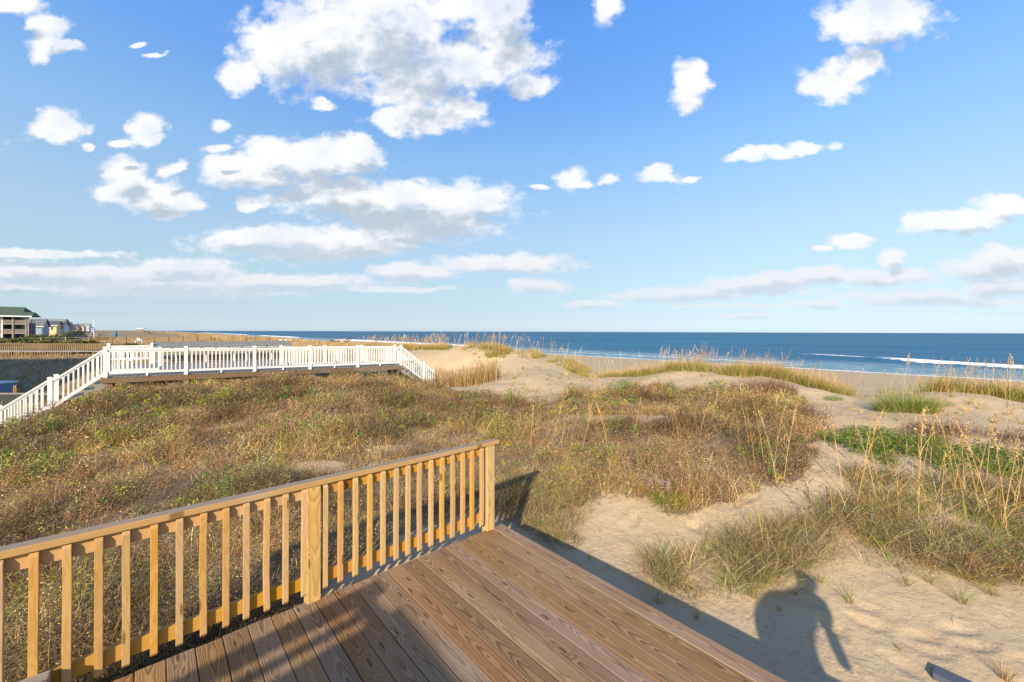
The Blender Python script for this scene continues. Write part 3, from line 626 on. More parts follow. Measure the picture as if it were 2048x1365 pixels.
# ------------------------------------------------------------------ neighbour's white-railed walkway
W0 = Vector((-14.7, 14.75, 0))
def wp(a, w, z=0.0): return W0+NV3*a+VV3*w+Vector((0, 0, z))
def wz(a): return 0.36-0.014*a
def white_post(parent, a, w, z0, z1, wd=0.115):
    o = wp(a, w); mb = MB(); mb.box((-wd/2, -wd/2, z0), (wd/2, wd/2, z1-0.05)); mb.box((-wd/2-.012, -wd/2-.012, z1-0.05), (wd/2+.012, wd/2+.012, z1-0.02)); mb.box((-wd/2+.01, -wd/2+.01, z1-0.02), (wd/2-.01, wd/2-.01, z1))
    mb.build('post', M_white, parent, 0, loc_in(parent, o), (0, 0, RZ))
def white_panel(parent, a0, a1, w0, w1, zb0, zb1, top=0.98, bot=0.10, gap=0.13, tall=None):
    p0 = wp(a0, w0, zb0); p1 = wp(a1, w1, zb1); L = (Vector((p1.x, p1.y, 0))-Vector((p0.x, p0.y, 0))).length
    z3 = Vector((0, 0, 1)); o = Vector(parent.location)
    m1 = MB(); m1.bar(p0+z3*top-o, p1+z3*top-o, 0.085, 0.055); m1.bar(p0+z3*(top-.055)-o, p1+z3*(top-.055)-o, 0.045, 0.055); m1.build('top_rail', M_white, parent)
    m2 = MB(); m2.bar(p0+z3*(bot+.04)-o, p1+z3*(bot+.04)-o, 0.05, 0.085)
    if tall is None and abs(zb1-zb0) < 0.2:
        mid = (p0+p1)/2; m2.box((-.03, -.03, -(bot)), (.03, .03, 0.0), Matrix.Translation(mid+z3*bot-o))
    m2.build('bottom_rail', M_white, parent)
    n = max(1, int(round(L/gap))-1)
    for i in range(n):
        f = (i+1)/(n+1); p = p0.lerp(p1, f); b_ = MB(); b_.box((-.019, -.019, bot+.06), (.019, .019, top-.06)); b_.build('baluster', M_white, parent, 0, p-o, (0, 0, RZ))
def boards(mb, a0, a1, w0, w1, zf, o, across=True, bw=0.14, th=0.035):
    a = a0
    while a < a1-0.01:
        e = min(a+bw-0.008, a1); z = zf((a+e)/2)
        vs = [wp(a, w0, z-th)-o, wp(e, w0, z-th)-o, wp(e, w1, z-th)-o, wp(a, w1, z-th)-o, wp(a, w0, z)-o, wp(e, w0, z)-o, wp(e, w1, z)-o, wp(a, w1, z)-o]
        mb.add(vs, [(3,2,1,0),(4,5,6,7),(0,1,5,4),(1,2,6,5),(2,3,7,6),(3,0,4,7)]); a += bw
walk = thing('white_walkway', 'raised timber walkway with a white railing crossing the dune hill left of centre', 'walkway', wp(0, 0))
o = Vector(walk.location); pa = [0, 2.28, 4.62, 6.87, 9.13, 11.5]
for a in pa: white_post(walk, a, 0, wz(a)-0.03, wz(a)+1.10)
for i in range(5): white_panel(walk, pa[i]+.06, pa[i+1]-.06, 0, 0, wz(pa[i]), wz(pa[i+1]))
mb = MB(); boards(mb, -0.1, 11.6, 0.03, 1.25, wz, o); mb.build('deck_boards', M_greyboard, walk)
for (x0_, x1_) in ((-0.1, 4.6), (4.6, 8.9), (8.9, 11.6)):
    mb = MB(); mb.bar(wp(x0_, -0.02, wz(x0_)-.135)-o, wp(x1_-.01, -0.02, wz(x1_)-.135)-o, 0.04, 0.19); mb.build('edge_beam', M_browntimber, walk)
mb = MB(); mb.bar(wp(-0.1, 1.27, wz(0)-.135)-o, wp(11.6, 1.27, wz(11.6)-.135)-o, 0.04, 0.19); mb.build('edge_beam', M_browntimber, walk)
for a in (0.12, 2.3, 4.6, 6.9, 9.1, 11.35):
    for w_ in (0.09, 1.16):
        q_ = wp(a, w_); mb = MB(); mb.box((-.07, -.07, float(Hh(q_.x, q_.y))-0.3), (.07, .07, wz(a)-.03)); mb.build('support_post', M_brownpost, walk, 0, loc_in(walk, q_), (0, 0, RZ))
# far rail on the seaward half
farr = thing('white_railing', 'white railing on the far side of the walkway, partly hidden behind the nearer one', 'railing', wp(5.9, 1.2))
fp = [5.9, 7.9, 9.8, 11.7]
for a in fp: white_post(farr, a, 1.2, wz(a)+.002, wz(a)+1.08)
for i in range(3): white_panel(farr, fp[i]+.06, fp[i+1]-.06, 1.2, 1.2, wz(fp[i]), wz(fp[i+1]))

def stairs(name, label, a0, sgn, nst, posts, z0, run=0.265, rise=0.2, extra=None):
    t_ = thing(name, label, 'stairs', wp(a0, 0, 0)); o = Vector(t_.location)
    for i in range(nst):
        a = a0+sgn*(run*(i+0.5)); z = z0-rise*(i+1)
        mb = MB(); vs = []
        lo_, hi_ = sorted((a-run*.55, a+run*.55))
        for zz in (z-.035, z): vs += [wp(lo_, 0.06, zz)-o, wp(hi_, 0.06, zz)-o, wp(hi_, 1.16, zz)-o, wp(lo_, 1.16, zz)-o]
        mb.add(vs, [(3,2,1,0),(4,5,6,7),(0,1,5,4),(1,2,6,5),(2,3,7,6),(3,0,4,7)]); mb.build('tread', M_greyboard, t_)
    for w_ in (0.03, 1.19):
        mb = MB(); L = run*nst; pl = []
        top = []
        for i in range(nst):
            top += [(run*i, -rise*(i+1)-.04), (run*(i+1), -rise*(i+1)-.04)]
        poly = [(0, -.05)]+[]+top+[(L, -rise*nst-.30), (0, -.36)]
        if sgn < 0: poly = [(-x, z) for x, z in poly]
        mb.prism(poly, -.02, .02); q_ = mb.build('stringer', M_weath, t_, 0, loc_in(t_, wp(a0, w_, z0)), (0, 0, RZ))
    for w_ in (0, 1.2):
        for j, a in enumerate(posts):
            zz = z0-rise/run*abs(a-a0); white_post(t_, a, w_, zz-.02-(.25 if j else 0), zz+1.10)
        pr = ([a0] if posts[0] != a0 else [])+list(posts)
        for j in range(len(pr)-1):
            z_a = z0-rise/run*abs(pr[j]-a0); z_b = z0-rise/run*abs(pr[j+1]-a0)
            white_panel(t_, pr[j]+sgn*.06, pr[j+1]-sgn*.06, w_, w_, z_a-.02*0, z_b, top=0.97, bot=0.04, tall=1, gap=.125)
    return t_
stairs('white_railed_stairs', 'white-railed stairs running down from the walkway at the left edge of the photo', 0.0, -1, 17, (-1.33, -2.62, -4.0), wz(0))
stairs('white_railed_stairs', 'short white-railed stairs dropping from the walkway towards the sand dunes', 11.5, 1, 10, (12.9, 14.4), wz(11.5), 0.285, 0.20)

plat = thing('sun_deck', 'wide grey-boarded platform with a slatted bench behind the white walkway', 'deck', wp(0, 1.3)); o = Vector(plat.location)
mb = MB(); boards(mb, -0.4, 7.7, 1.30, 7.6, lambda a: 0.345, o); mb.build('deck_boards', M_greyboard, plat)
for (a, w_) in ((-0.3, 7.4), (3.6, 7.4), (7.5, 7.4), (7.5, 3.5), (-0.3, 4)):
    q_ = wp(a, w_); mb = MB(); mb.box((-.07, -.07, -1.0), (.07, .07, .30)); mb.build('support_post', M_brownpost, plat, 0, loc_in(plat, q_), (0, 0, RZ))
# slatted bench along the far edge
bench = thing('slatted_bench', 'long grey slatted bench with white brackets along the far edge of the platform', 'bench', wp(4.4, 7.0, 0.345)); o = Vector(bench.location)
def slab(a0, a1, w0, z0, w1, z1, th, nm, m=M_greyboard):
    mb = MB(); mid = wp((a0+a1)/2, (w0+w1)/2, (z0+z1)/2); d = math.hypot(w1-w0, z1-z0); an = math.atan2(z1-z0, w1-w0)
    mb.box((-(a1-a0)/2, -d/2, -th/2), ((a1-a0)/2, d/2, th/2)); ob = mb.build(nm, m, bench, 0, mid-o); ob.rotation_euler = (Matrix.Rotation(RZ, 3, 'Z')@Matrix.Rotation(an, 3, 'X')).to_euler()
slab(1.3, 7.7, 6.95, 1.16, 7.65, 1.42, .04, 'top_board'); slab(1.3, 7.7, 7.0, .93, 7.03, 1.09, .03, 'back_board')
for k_ in range(3): slab(1.3, 7.7, 7.02, .40+.16*k_, 7.04, .54+.16*k_, .03, 'slat')
slab(1.4, 7.6, 6.55, .80, 6.98, .80, .04, 'seat')
for a in np.arange(1.5, 7.7, 0.62):
    slab(a, a+.48, 6.98, 1.10, 6.985, 1.145, .025, 'bracket', M_white)
    slab(a+.06, a+.11, 6.6, .35, 6.62, .78, .05, 'leg', M_white)
for a in (7.25, 7.55):
    white_post(bench, a, 7.75, .345, 1.52)
fl = thing('white_railing', 'low white railing at the landward end of the platform, left of the bench', 'railing', wp(-0.33, 7.2))
for a in (-0.33, 1.25): white_post(fl, a, 7.2, .35, 1.42)
white_panel(fl, -.27, 1.19, 7.2, 7.2, .53, .53, top=.74, bot=.06, gap=.12)
fl2 = thing('white_railing', 'white railing section on the landward half of the walkway behind its first panel', 'railing', wp(-0.0, 1.2))
white_post(fl2, 0, 1.2, .37, 1.44)
for a in (1.5,): white_post(fl2, a, 1.2, .35, 1.38)
white_panel(fl2, .06, 1.44, 1.2, 1.2, wz(0), wz(1.5))
# blue-grey bag on the last stair post
M_bag = plain('blue_grey_plastic', (0.16, 0.20, 0.34), 0.45, 0.3, 9.0, 0.3)
bgm = MB(); V_ = []; Fq = []
for i in range(9):
    for j in range(12):
        th = math.pi*i/8; ph = 2*math.pi*j/12; r_ = 1+0.12*math.sin(3*ph+i)
        V_.append((0.25*r_*math.sin(th)*math.cos(ph), 0.07*math.sin(th)*math.sin(ph), 0.24*r_*math.cos(th)))
for i in range(8):
    for j in range(12): Fq.append((i*12+j, (i+1)*12+j, (i+1)*12+(j+1) % 12, i*12+(j+1) % 12))
bgm.add(V_, Fq); ob = bgm.build('plastic_bag', M_bag, None, 0, wp(14.4, -0.16, -1.0), (0, 0.2, 0.1), True)
tag(ob, 'blue-grey bag hanging from the lowest white post of the stairs by the dunes', 'bag')

# ------------------------------------------------------------------ far left: fences, boardwalk, houses
def gz(X, Y): return float(Hh(np.array([X]), np.array([Y]))[0])
M_fencew = wood('fence_wood', (0.30, 0.20, 0.115), (0.15, 0.09, 0.05), (0.26, 0.22, 0.18), 0.3, 'x', 0.02, 0.15)
def px2(px, Y): return (px-1024)/F*Y
def rail_fence(label, p0, p1, h, nr, sp, m, cat='fence', picket=0, zg=None):
    t_ = thing('wooden_fence', label, cat, (p0[0], p0[1], 0)); L = math.hypot(p1[0]-p0[0], p1[1]-p0[1]); n = max(1, int(round(L/sp)))
    P = [Vector((p0[0]+(p1[0]-p0[0])*i/n, p0[1]+(p1[1]-p0[1])*i/n, 0)) for i in range(n+1)]
    for q_ in P: q_.z = gz(q_.x, q_.y) if zg is None else zg
    for q_ in P:
        mb = MB(); mb.box((-.07, -.07, -.3), (.07, .07, h+.06)); mb.build('post', m, t_, 0, (q_.x-p0[0], q_.y-p0[1], q_.z))
    for k in range(nr):
        hh = h*(k+1)/nr-.06
        mb = MB()
        for i in range(n): mb.bar(P[i]+Vector((-p0[0], -p0[1]+.09, hh)), P[i+1]+Vector((-p0[0], -p0[1]+.09, hh)), .035, .12)
        mb.build('rail', m, t_)
    if picket:
        mb = MB()
        for i in range(n):
            for j in range(int(L/n/picket)):
                q_ = P[i].lerp(P[i+1], (j+.5)*picket*n/L); mb.box((q_.x-p0[0]-.04, q_.y-p0[1]-.03, q_.z+.05), (q_.x-p0[0]+.04, q_.y-p0[1], q_.z+h-.02))
        mb.build('picket', m, t_)['kind'] = 'stuff'
    return t_
rail_fence('long brown rail fence crossing the dune grass far behind the walkway', (px2(195, 80), 80), (px2(422, 80), 80), 1.25, 4, 2.7, M_fencew)
rail_fence('low pale rail fence in front of the green-roofed house at far left', (px2(30, 78), 78), (px2(178, 86), 86), 1.0, 2, 3.2, M_weath)
rail_fence('grey slatted sand fence beside the far houses', (px2(112, 130), 130), (px2(196, 150), 150), 1.5, 2, 3.5, M_weath, 'fence', 0.35)
# yellow-brown boardwalk with pickets over the shaded bank
bw = thing('boardwalk', 'weathered wooden boardwalk with a picket rail above the shaded bank at far left', 'boardwalk', (-60, 45, 0)); zb = -0.18
M_yel = wood('yellow_old_wood', (0.27, 0.19, 0.09), (0.15, 0.10, 0.045), (0.3, 0.25, 0.18), 0.3, 'x', 0.02, 0.15)
mb = MB(); mb.box((-12, -.75, zb-.12), (16.5, .75, zb)); mb.build('deck_boards', M_greyboard, bw)
for y_ in (-.72, .72):
    mb = MB(); mb.box((-12, y_-.06, zb+.68), (16.5, y_+.06, zb+.74)); mb.build('handrail', M_yel, bw)
    mb = MB(); x_ = -12
    while x_ < 16.4: mb.box((x_, y_-.02, zb+.003), (x_+.09, y_+.02, zb+.677)); x_ += .22
    mb.build('picket', M_yel, bw)['kind'] = 'stuff'
for x_ in np.arange(-11.5, 16.5, 2.6):
    for y_ in (-.6, .6):
        g_ = gz(-60+x_, 45+y_)
        if g_ < zb-.2: mb = MB(); mb.box((-.08, -.08, g_-.3), (.08, .08, zb-.12)); mb.build('support_post', M_brownpost, bw, 0, (x_, y_, 0))
mb = MB()
for x_ in np.arange(4.6, 12.2, .28):
    mb.box((x_, -.80, gz(-60+x_, 44.2)), (x_+.11, -.77, zb-.14))
mb.build('skirt_slats', M_yel, bw)
# things in the shaded yard
M_blue = plain('blue_paint', (0.05, 0.17, 0.33), 0.5, 0.1, 3.0); M_bluel = plain('pale_blue_paint', (0.35, 0.52, 0.66), 0.5, 0.08, 3.0)
bb = thing('storage_bin', 'blue storage bin with a pale lid in the shaded yard at the left edge', 'bin', (-38.6, 30.4, gz(-38.6, 30.4)))
zt = 2.05-30.4*103/816-gz(-38.6, 30.4)
mb = MB(); mb.box((-2, -.6, 0), (1.05, .6, zt-.12)); mb.build('body', M_blue, bb, .02)
mb = MB(); mb.prism([(-2.05, zt-.3), (1.1, zt-.118), (1.1, zt-.02), (-2.05, zt)], -.65, .65); mb.build('lid', M_bluel, bb, .01)
sp_ = thing('timber_post', 'pale timber post standing by itself in the shaded yard', 'post', (px2(33, 30), 30, gz(-36.4, 30)))
mb = MB(); mb.box((-.12, -.1, -.2), (-.02, .1, 1.35)); mb.box((.02, -.1, -.2), (.12, .1, 1.35)); mb.box((-.12, -.09, 1.25), (.12, .09, 1.38)); mb.build('post', M_yel, sp_)
mb = MB(); mb.box((-.22, -.14, .62), (.22, -.103, .74)); mb.build('crosspiece', M_weath, sp_)
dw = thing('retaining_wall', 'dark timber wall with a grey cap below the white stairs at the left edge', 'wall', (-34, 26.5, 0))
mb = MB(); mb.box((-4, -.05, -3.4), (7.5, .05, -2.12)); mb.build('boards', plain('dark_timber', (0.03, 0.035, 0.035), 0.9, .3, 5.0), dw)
mb = MB(); mb.box((-4, -.12, -2.117), (7.5, .12, -2.04)); mb.build('cap', M_weath, dw)

M_glass = plain('window_glass', (0.02, 0.03, 0.04), 0.08, 0.2, 2.0); M_trim = plain('white_trim', (0.72, 0.73, 0.72), 0.6, 0.05, 2.0)
def siding(name, c, period=0.18):
    m, T, b, _ = mat(name); co = T.n('ShaderNodeTexCoord').outputs['Object']; z = T.sep(co)[2]
    fr = T.m('FRACT', T.m('DIVIDE', z, period)); n = T.noise(co, 2.0, 5, .6)
    cc = T.mix(n, tuple(x*.88 for x in c), tuple(min(1, x*1.1) for x in c)); cc = T.mix(T.ss(fr, .9, 1.0), cc, tuple(x*.45 for x in c))
    T.put(b, 'Base Color', cc); T.put(b, 'Roughness', .75); return m
def shingle(name, c):
    m, T, b, _ = mat(name); co = T.n('ShaderNodeTexCoord').outputs['Object']; n = T.noise(co, 1.3, 5, .65)
    T.put(b, 'Base Color', T.mix(n, tuple(x*.7 for x in c), tuple(x*1.35 for x in c))); T.put(b, 'Roughness', .9); return m
def house(name, label, px_right, Yd, width, depth, zg, he, hr, wallm, roofm, gable='side', ov=0.4, windows=(), trim=True, roof_over=0.0):
    """px_right: where the right front corner sits; local x seaward (0 at that corner, negative to the left), local y along shore away"""
    t_ = thing(name, label, 'house', (px2(px_right, Yd), Yd, zg), RZ)
    mb = MB()
    if gable == 'side':      # ridge runs along x, slopes face the viewer
        mb.box((-width, 0, -1.5), (0, depth, he))
        for x_ in (-width, -0.002): mb.prism([(0, 0)]*0 or [(0, he), (depth, he), (depth/2, hr-.1)], 0, 0.002) if False else None
        mb.add([(-width, 0, he), (-width, depth, he), (-width, depth/2, hr-.08), (0, 0, he), (0, depth, he), (0, depth/2, hr-.08)], [(0, 1, 2), (3, 5, 4)])
        mb.build('wall', wallm, t_)
        sl = (hr-he)/(depth/2); zo = he-sl*ov
        r_ = MB(); v = [(-width-ov, -ov, zo), (ov+roof_over, -ov, zo), (ov+roof_over, depth/2, hr), (-width-ov, depth/2, hr), (-width-ov, depth+ov, zo), (ov+roof_over, depth+ov, zo)]
        v2 = [(x, y, z+.16) for x, y, z in v]
        r_.add(v+v2, [(0,1,2,3),(3,2,5,4),(6,9,8,7),(9,10,11,8),(0,6,7,1),(1,7,8,2),(2,8,11,5),(5,11,10,4),(4,10,9,3),(3,9,6,0)]); r_.build('roof', roofm, t_)
        if trim: f_ = MB(); f_.box((-width-ov, -ov-.05, zo-.12), (ov+roof_over, -ov-.005, zo+.14)); f_.build('fascia', M_trim, t_)
    else:                    # gable faces the viewer
        mb.box((-width, 0, -1.5), (0, depth, he))
        mb.add([(-width, 0, he), (0, 0, he), (-width/2, 0, hr-.05), (-width, depth, he), (0, depth, he), (-width/2, depth, hr-.05)], [(0, 1, 2), (3, 5, 4)])
        mb.build('wall', wallm, t_)
        sl = (hr-he)/(width/2); zo = he-sl*ov
        v = [(-width-ov, -ov, zo), (-width/2, -ov, hr), (ov, -ov, zo), (-width-ov, depth+ov, zo), (-width/2, depth+ov, hr), (ov, depth+ov, zo)]; v2 = [(x, y, z+.16) for x, y, z in v]
        r_ = MB(); r_.add(v+v2, [(0,1,4,3),(1,2,5,4),(6,9,10,7),(7,10,11,8),(0,6,7,1),(1,7,8,2),(2,8,11,5),(3,4,10,9),(4,5,11,10),(0,3,9,6)]); r_.build('roof', roofm, t_)
    for (x0_, x1_, z0_, z1_) in windows:
        w_ = MB(); w_.box((x0_-.08, -.06, z0_-.08), (x1_+.08, -.003, z1_+.08)); wo_ = w_.build('window', M_trim, t_)
        g_ = MB(); g_.box((x0_, -.085, z0_), (x1_, -.062, z1_)); g_.build('pane', M_glass, wo_)
    return t_
def zpx(py, Y): return CAMZ-Y*(py-HOR-0.003*(-900))/F
# green-roofed three-storey house with balconies
Y1 = 100.0; zg1 = zpx(679, Y1)
h1 = thing('beach_house', 'grey three-storey house with a green roof and stacked wooden balconies at the left edge', 'house', (px2(0, Y1), Y1-4.0, zg1), RZ)
def hx(px): # local x on the front plane for a photo column
    X0, Z0 = px2(0, Y1), Y1-4.0; k = (px-1024)/F
    return (k*Z0-X0)/(NV[0]-k*NV[1])
def hz(py): return zpx(py, Y1-4)-zg1
M_h1 = siding('grey_green_siding', (0.17, 0.20, 0.20)); M_groof = shingle('green_shingle', (0.065, 0.095, 0.06)); M_pinkwood = plain('pinkish_old_wood', (0.30, 0.245, 0.21), .85, .2, 1.5)
M_darkrec = plain('opening_shade', (0.035, 0.04, 0.055), .9, .3, 1.0)  # near-black panel colour stands in for shade inside the balcony openings
e_ = hz(632)
mb = MB(); mb.box((-9, 0, -2), (hx(5), 9, e_)); mb.box((hx(5)-.003, 1.8, -2), (hx(38), 9, e_-.003)); mb.build('wall', M_h1, h1)
mb = MB(); xr = hx(42); x2 = hx(65); rz = hz(611)-e_; lz = hz(622.5)-e_
mb.add([(-9, -.9, e_), (x2, -.9, e_), (x2, 3.2, e_+lz), (xr-.1, 3.2, e_+lz), (-9, 3.2, e_+lz), (xr-.3, 6.0, e_+rz), (-9, 6.0, e_+rz), (-9, 11, e_), (x2, 11, e_)],
       [(0,1,2,3,4), (4,3,5,6), (6,5,8,7), (3,2,8), (3,8,5), (1,8,2), (0,7,8,1)])
mb.build('roof', M_groof, h1)
mb = MB(); mb.box((-9, -.98, e_-.18), (x2, -.903, e_+.12)); mb.build('fascia', M_trim, h1)
mb = MB(); mb.box((hx(3), -.03, 0), (hx(5.5), -.003, e_-.2)); mb.build('corner_board', M_trim, h1)
for (ya, yb) in ((648, 640), (667, 660)):
    mb = MB(); mb.box((hx(5), -.2, hz(ya+1.5)), (hx(53), 1.8, hz(ya))); mb.build('balcony_floor', M_pinkwood, h1)
    mb = MB(); zc = hz(ya)+.02; k_ = 0
    while zc < hz(yb): mb.box((hx(5), -.16, zc), (hx(53), -.12, zc+.12)); zc += .2
    bo = mb.build('balcony_rail', M_pinkwood, h1)
for px_ in (26, 52, 57):
    mb = MB(); mb.box((hx(px_)-.12, -.28, 0), (hx(px_)+.12, -.22, e_-.19)); mb.build('balcony_post', M_pinkwood, h1)
for i_, (a_, b_) in enumerate(((650, 659), (669, 677), (633, 640))):
    mb = MB(); mb.box((hx(7), 1.70, hz(b_)), (hx(24), 1.78, hz(a_))); mb.build('balcony_panel', M_darkrec, h1)
    mb = MB(); mb.box((hx(29), 1.72, hz(b_)), (hx(37.5), 1.78, hz(a_))); mb.build('balcony_panel', M_glass, h1)
for (a_, b_) in ((633, 640), (651, 660), (670, 678)):
    mb = MB(); mb.box((hx(-14), -.06, hz(b_)), (hx(2.5), -.004, hz(a_))); w_ = mb.build('window', M_trim, h1)
    mb = MB(); mb.box((hx(-13), -.085, hz(b_)+.1), (hx(1), -.062, hz(a_)-.1)); mb.build('pane', M_glass, w_)
mb = MB(); mb.box((hx(54), 0.2, -1), (hx(63), 5, hz(646))); mb.build('stair_tower', plain('shaded_siding', (0.045, 0.06, 0.085), .85, .3, 1.2), h1)  # side face lies in shade; the dark blue colour carries that shade
mb = MB(); mb.box((hx(60), 0.6, hz(646)), (hx(63.5), .7, hz(641)))
mb.box((hx(57), .6, hz(641)), (hx(69), .7, hz(640.3))); mb.box((hx(68), .6, -1), (hx(69), .7, hz(640.3))); mb.build('stair_frame', M_pinkwood, h1)

M_grsid = siding('blue_grey_siding', (0.30, 0.36, 0.42)); M_yelw = siding('yellow_siding', (0.62, 0.52, 0.28)); M_wht = siding('white_siding', (0.62, 0.62, 0.60)); M_brn = siding('brown_siding', (0.20, 0.15, 0.12)); M_blu = siding('blue_siding', (0.28, 0.40, 0.52)); M_pnk = siding('pink_siding', (0.62, 0.45, 0.40))
M_dk = shingle('dark_shingle', (0.075, 0.085, 0.09)); M_ltr = shingle('light_grey_shingle', (0.26, 0.27, 0.26))
def hh(Y, pyg, pyt): return zpx(pyt, Y)-zpx(pyg, Y)
def H(label, pr, Y, wpx, dep, pyg, pye, pyr, wm, rm, gable='side', wins=(), **kw):
    per = F/Y*(NV[0]+NV[1]*(1024-pr)/F)      # photo px per metre along the front
    W_ = wpx/per; zg = zpx(pyg, Y); wn_ = [(-W_*b, -W_*a, hh(Y, pyg, d), hh(Y, pyg, c)) for (a, b, c, d) in wins]
    return house('beach_house', label, pr, Y, W_, dep, zg, hh(Y, pyg, pye), hh(Y, pyg, pyr), wm, rm, gable, windows=wn_, **kw)
H('blue-grey house with a slate roof and white porch just right of the green-roofed house', 84, 128, 40, 12, 672, 653, 638.5, M_grsid, M_greyroof, 'side', [(.55, .63, 654, 661), (.72, .80, 654, 661), (.9, .97, 654, 661)])
H('yellow house with a dark roof and a white-walled wing among the far houses', 113, 150, 26, 13, 665, 651, 643, M_yelw, M_dk, 'side', [(.3, .42, 654, 660)])
H('low white house with a dark roof joined to the yellow one', 128, 158, 17, 12, 665, 651, 644, M_wht, M_dk, 'side', [(.12, .26, 652.5, 658), (.45, .6, 652.5, 658), (.75, .88, 652.5, 658)])
H('large grey-roofed house standing behind the yellow house', 126, 205, 42, 20, 668, 645, 638, M_wht, M_ltr, 'side')
H('small house with a white gable right of the yellow house', 143, 215, 14, 14, 664, 655, 645, M_pnk, M_ltr, 'gable', [(.4, .6, 655, 658)])
H('brown and white low house with a slanting roof among the far houses', 158, 250, 15, 14, 664, 656, 649, M_brn, M_ltr, 'gable', [(.3, .6, 657, 660)])
H('long white far house with a row of dark windows', 178, 360, 24, 16, 664, 651, 647.5, M_wht, M_ltr, 'side', [(k/9+.03, k/9+.075, 651.6, 653.6) for k in range(9)]+[(k/6+.05, k/6+.1, 657, 659) for k in range(6)])
H('pale pink far house with a grey roof beside the long white one', 168, 330, 12, 14, 664, 655, 650.5, M_pnk, M_ltr, 'gable')
H('small blue house, the farthest roof on the horizon', 187, 430, 10, 14, 664.5, 658, 654, M_blu, M_dk, 'gable')
fpY = 140; fl_ = thing('flagpole', 'thin white flagpole rising from the dune plain right of the far houses', 'pole', (px2(188, fpY), fpY, gz(px2(188, fpY), fpY)))
ztop = zpx(640, fpY)-fl_.location.z; mb = MB(); mb.tube([(0, 0, -.3), (0, 0, ztop*.5), (0, 0, ztop)], [.09, .075, .05], 8); mb.build('pole', M_trim, fl_)
mb = MB(); mb.tube([(0, 0, ztop), (0, 0, ztop+.08), (0, 0, ztop+.15)], [.05, .1, .02], 8); mb.build('finial', M_trim, fl_)
# blue covered umbrella, hand rail beside it
uY = 95; ux = px2(231, uY); um = thing('covered_umbrella', 'blue cover pulled over a furled umbrella on the far dune plain', 'umbrella', (ux, uY, zpx(673.5, uY)))
mb = MB(); mb.tube([(0, 0, 0), (0.02, 0, .35), (0, 0, .8), (-.02, 0, 1.15), (0, 0, 1.42), (0, 0, 1.5)], [.33, .36, .30, .24, .12, .03], 9); mb.build('cover', plain('blue_fabric', (0.02, 0.13, 0.32), .6, .3, 3.0), um)
mb = MB(); mb.tube([(0, 0, -1.0), (0, 0, 0.02)], .05, 6); mb.build('pole', M_brn, um)
rail_fence('short dark handrail beside the blue umbrella cover', (px2(220, 95), 95), (px2(229, 93), 93), 1.1, 2, 1.2, M_fencew)
pY = 300; pv = thing('beach_pavilion', 'small far dune shelter with a pale roof and a ramp on the horizon', 'shelter', (px2(284, pY), pY, zpx(662, pY)))
mb = MB(); mb.box((-3.0, -1.6, 1.75), (2.6, 1.6, 2.1)); mb.build('roof', M_trim, pv)
mb = MB(); mb.box((-3.2, -1.8, -.8), (3.0, 1.8, .15)); mb.box((-3, -1.5, .6), (2.6, -1.4, .9)); mb.build('platform', M_fencew, pv)
for x_ in (-2.8, -.9, .9, 2.4): mb = MB(); mb.box((x_-.12, -1.5, .15), (x_+.12, -1.3, 1.75)); mb.build('post', M_fencew, pv)
mb = MB(); mb.prism([(3.0, .15), (5.6, -1.3), (5.6, -1.7), (3.0, -.4)], -1, 1); mb.prism([(3.0, .9), (5.6, -.5), (5.6, -.65), (3.0, .75)], -1.05, -1); mb.build('ramp', M_fencew, pv)
# white garden bench by the fence
wbY = 72; wb = thing('garden_bench', 'small white bench standing by the far rail fence', 'bench', (px2(279, wbY), wbY, zpx(686.5, wbY)))
mb = MB(); mb.box((-.65, -.2, .38), (.65, .2, .43)); mb.build('seat', M_trim, wb)
mb = MB(); mb.box((-.65, .2, .6), (.2, .24, .72)); mb.box((-.65, .2, .8), (-.2, .24, .92)); mb.build('backrest', M_trim, wb)
for x_ in (-.6, .6): mb = MB(); mb.box((x_-.04, -.18, 0), (x_+.04, .18, .38)); mb.build('leg', M_trim, wb)
# plank ramp
plk = thing('plank_handrail', 'pair of pale sloping handrails right of the low rail fence', 'handrail', (px2(165, 75), 75, zpx(684, 75)))
mb = MB(); mb.bar((0, 0, 0), (2.6, 0, .85), .08, .1); mb.bar((.5, 0, 0), (2.9, 0, .7), .08, .1); mb.build('rail', M_trim if False else M_yel, plk)
mb = MB(); mb.box((2.5, -.04, -.5), (2.6, .04, .85)); mb.box((-.05, -.04, -.5), (.05, .04, .05)); mb.build('post', M_yel, plk)

def log_pile(label, X, Y, z, sc_, n, seed):
    r = random.Random(seed); t_ = thing('driftwood_pile', label, 'driftwood', (X, Y, z))
    for k in range(n):
        a = r.uniform(-.35, .35)+(math.pi if r.random() < .5 else 0); L = sc_*r.uniform(.35, 1.0); x_ = r.uniform(-.4, .4)*sc_; zz = r.uniform(0, .22)*sc_
        up = r.uniform(-.05, .35); p = [Vector((x_+math.cos(a)*L*(f-.5), math.sin(a)*L*(f-.5), zz+up*L*(f-.5)+.05*sc_*math.sin(3*f+k))) for f in (0, .3, .6, 1)]
        mb = MB(); mb.tube(p, [.07*sc_*r.uniform(.5, 1), .06*sc_*r.uniform(.5, 1), .04*sc_, .015*sc_], 7)
        mb.build('branch', M_dw if k % 3 else M_dwd, t_, 0, None, None, True)
M_dw = plain('driftwood', (0.42, 0.36, 0.31), .85, .25, 3.0); M_dwd = plain('dark_driftwood', (0.05, 0.045, 0.05), .8, .3, 3.0)
log_pile('pile of pale and dark driftwood on the dune behind the white railing', px2(684, 56), 56, zpx(684.5, 56), 2.0, 16, 3)
log_pile('dark pile of brush and a grey leaning log in front of the green-roofed house', px2(16, 76), 76, zpx(690, 76), 4.2, 20, 5)

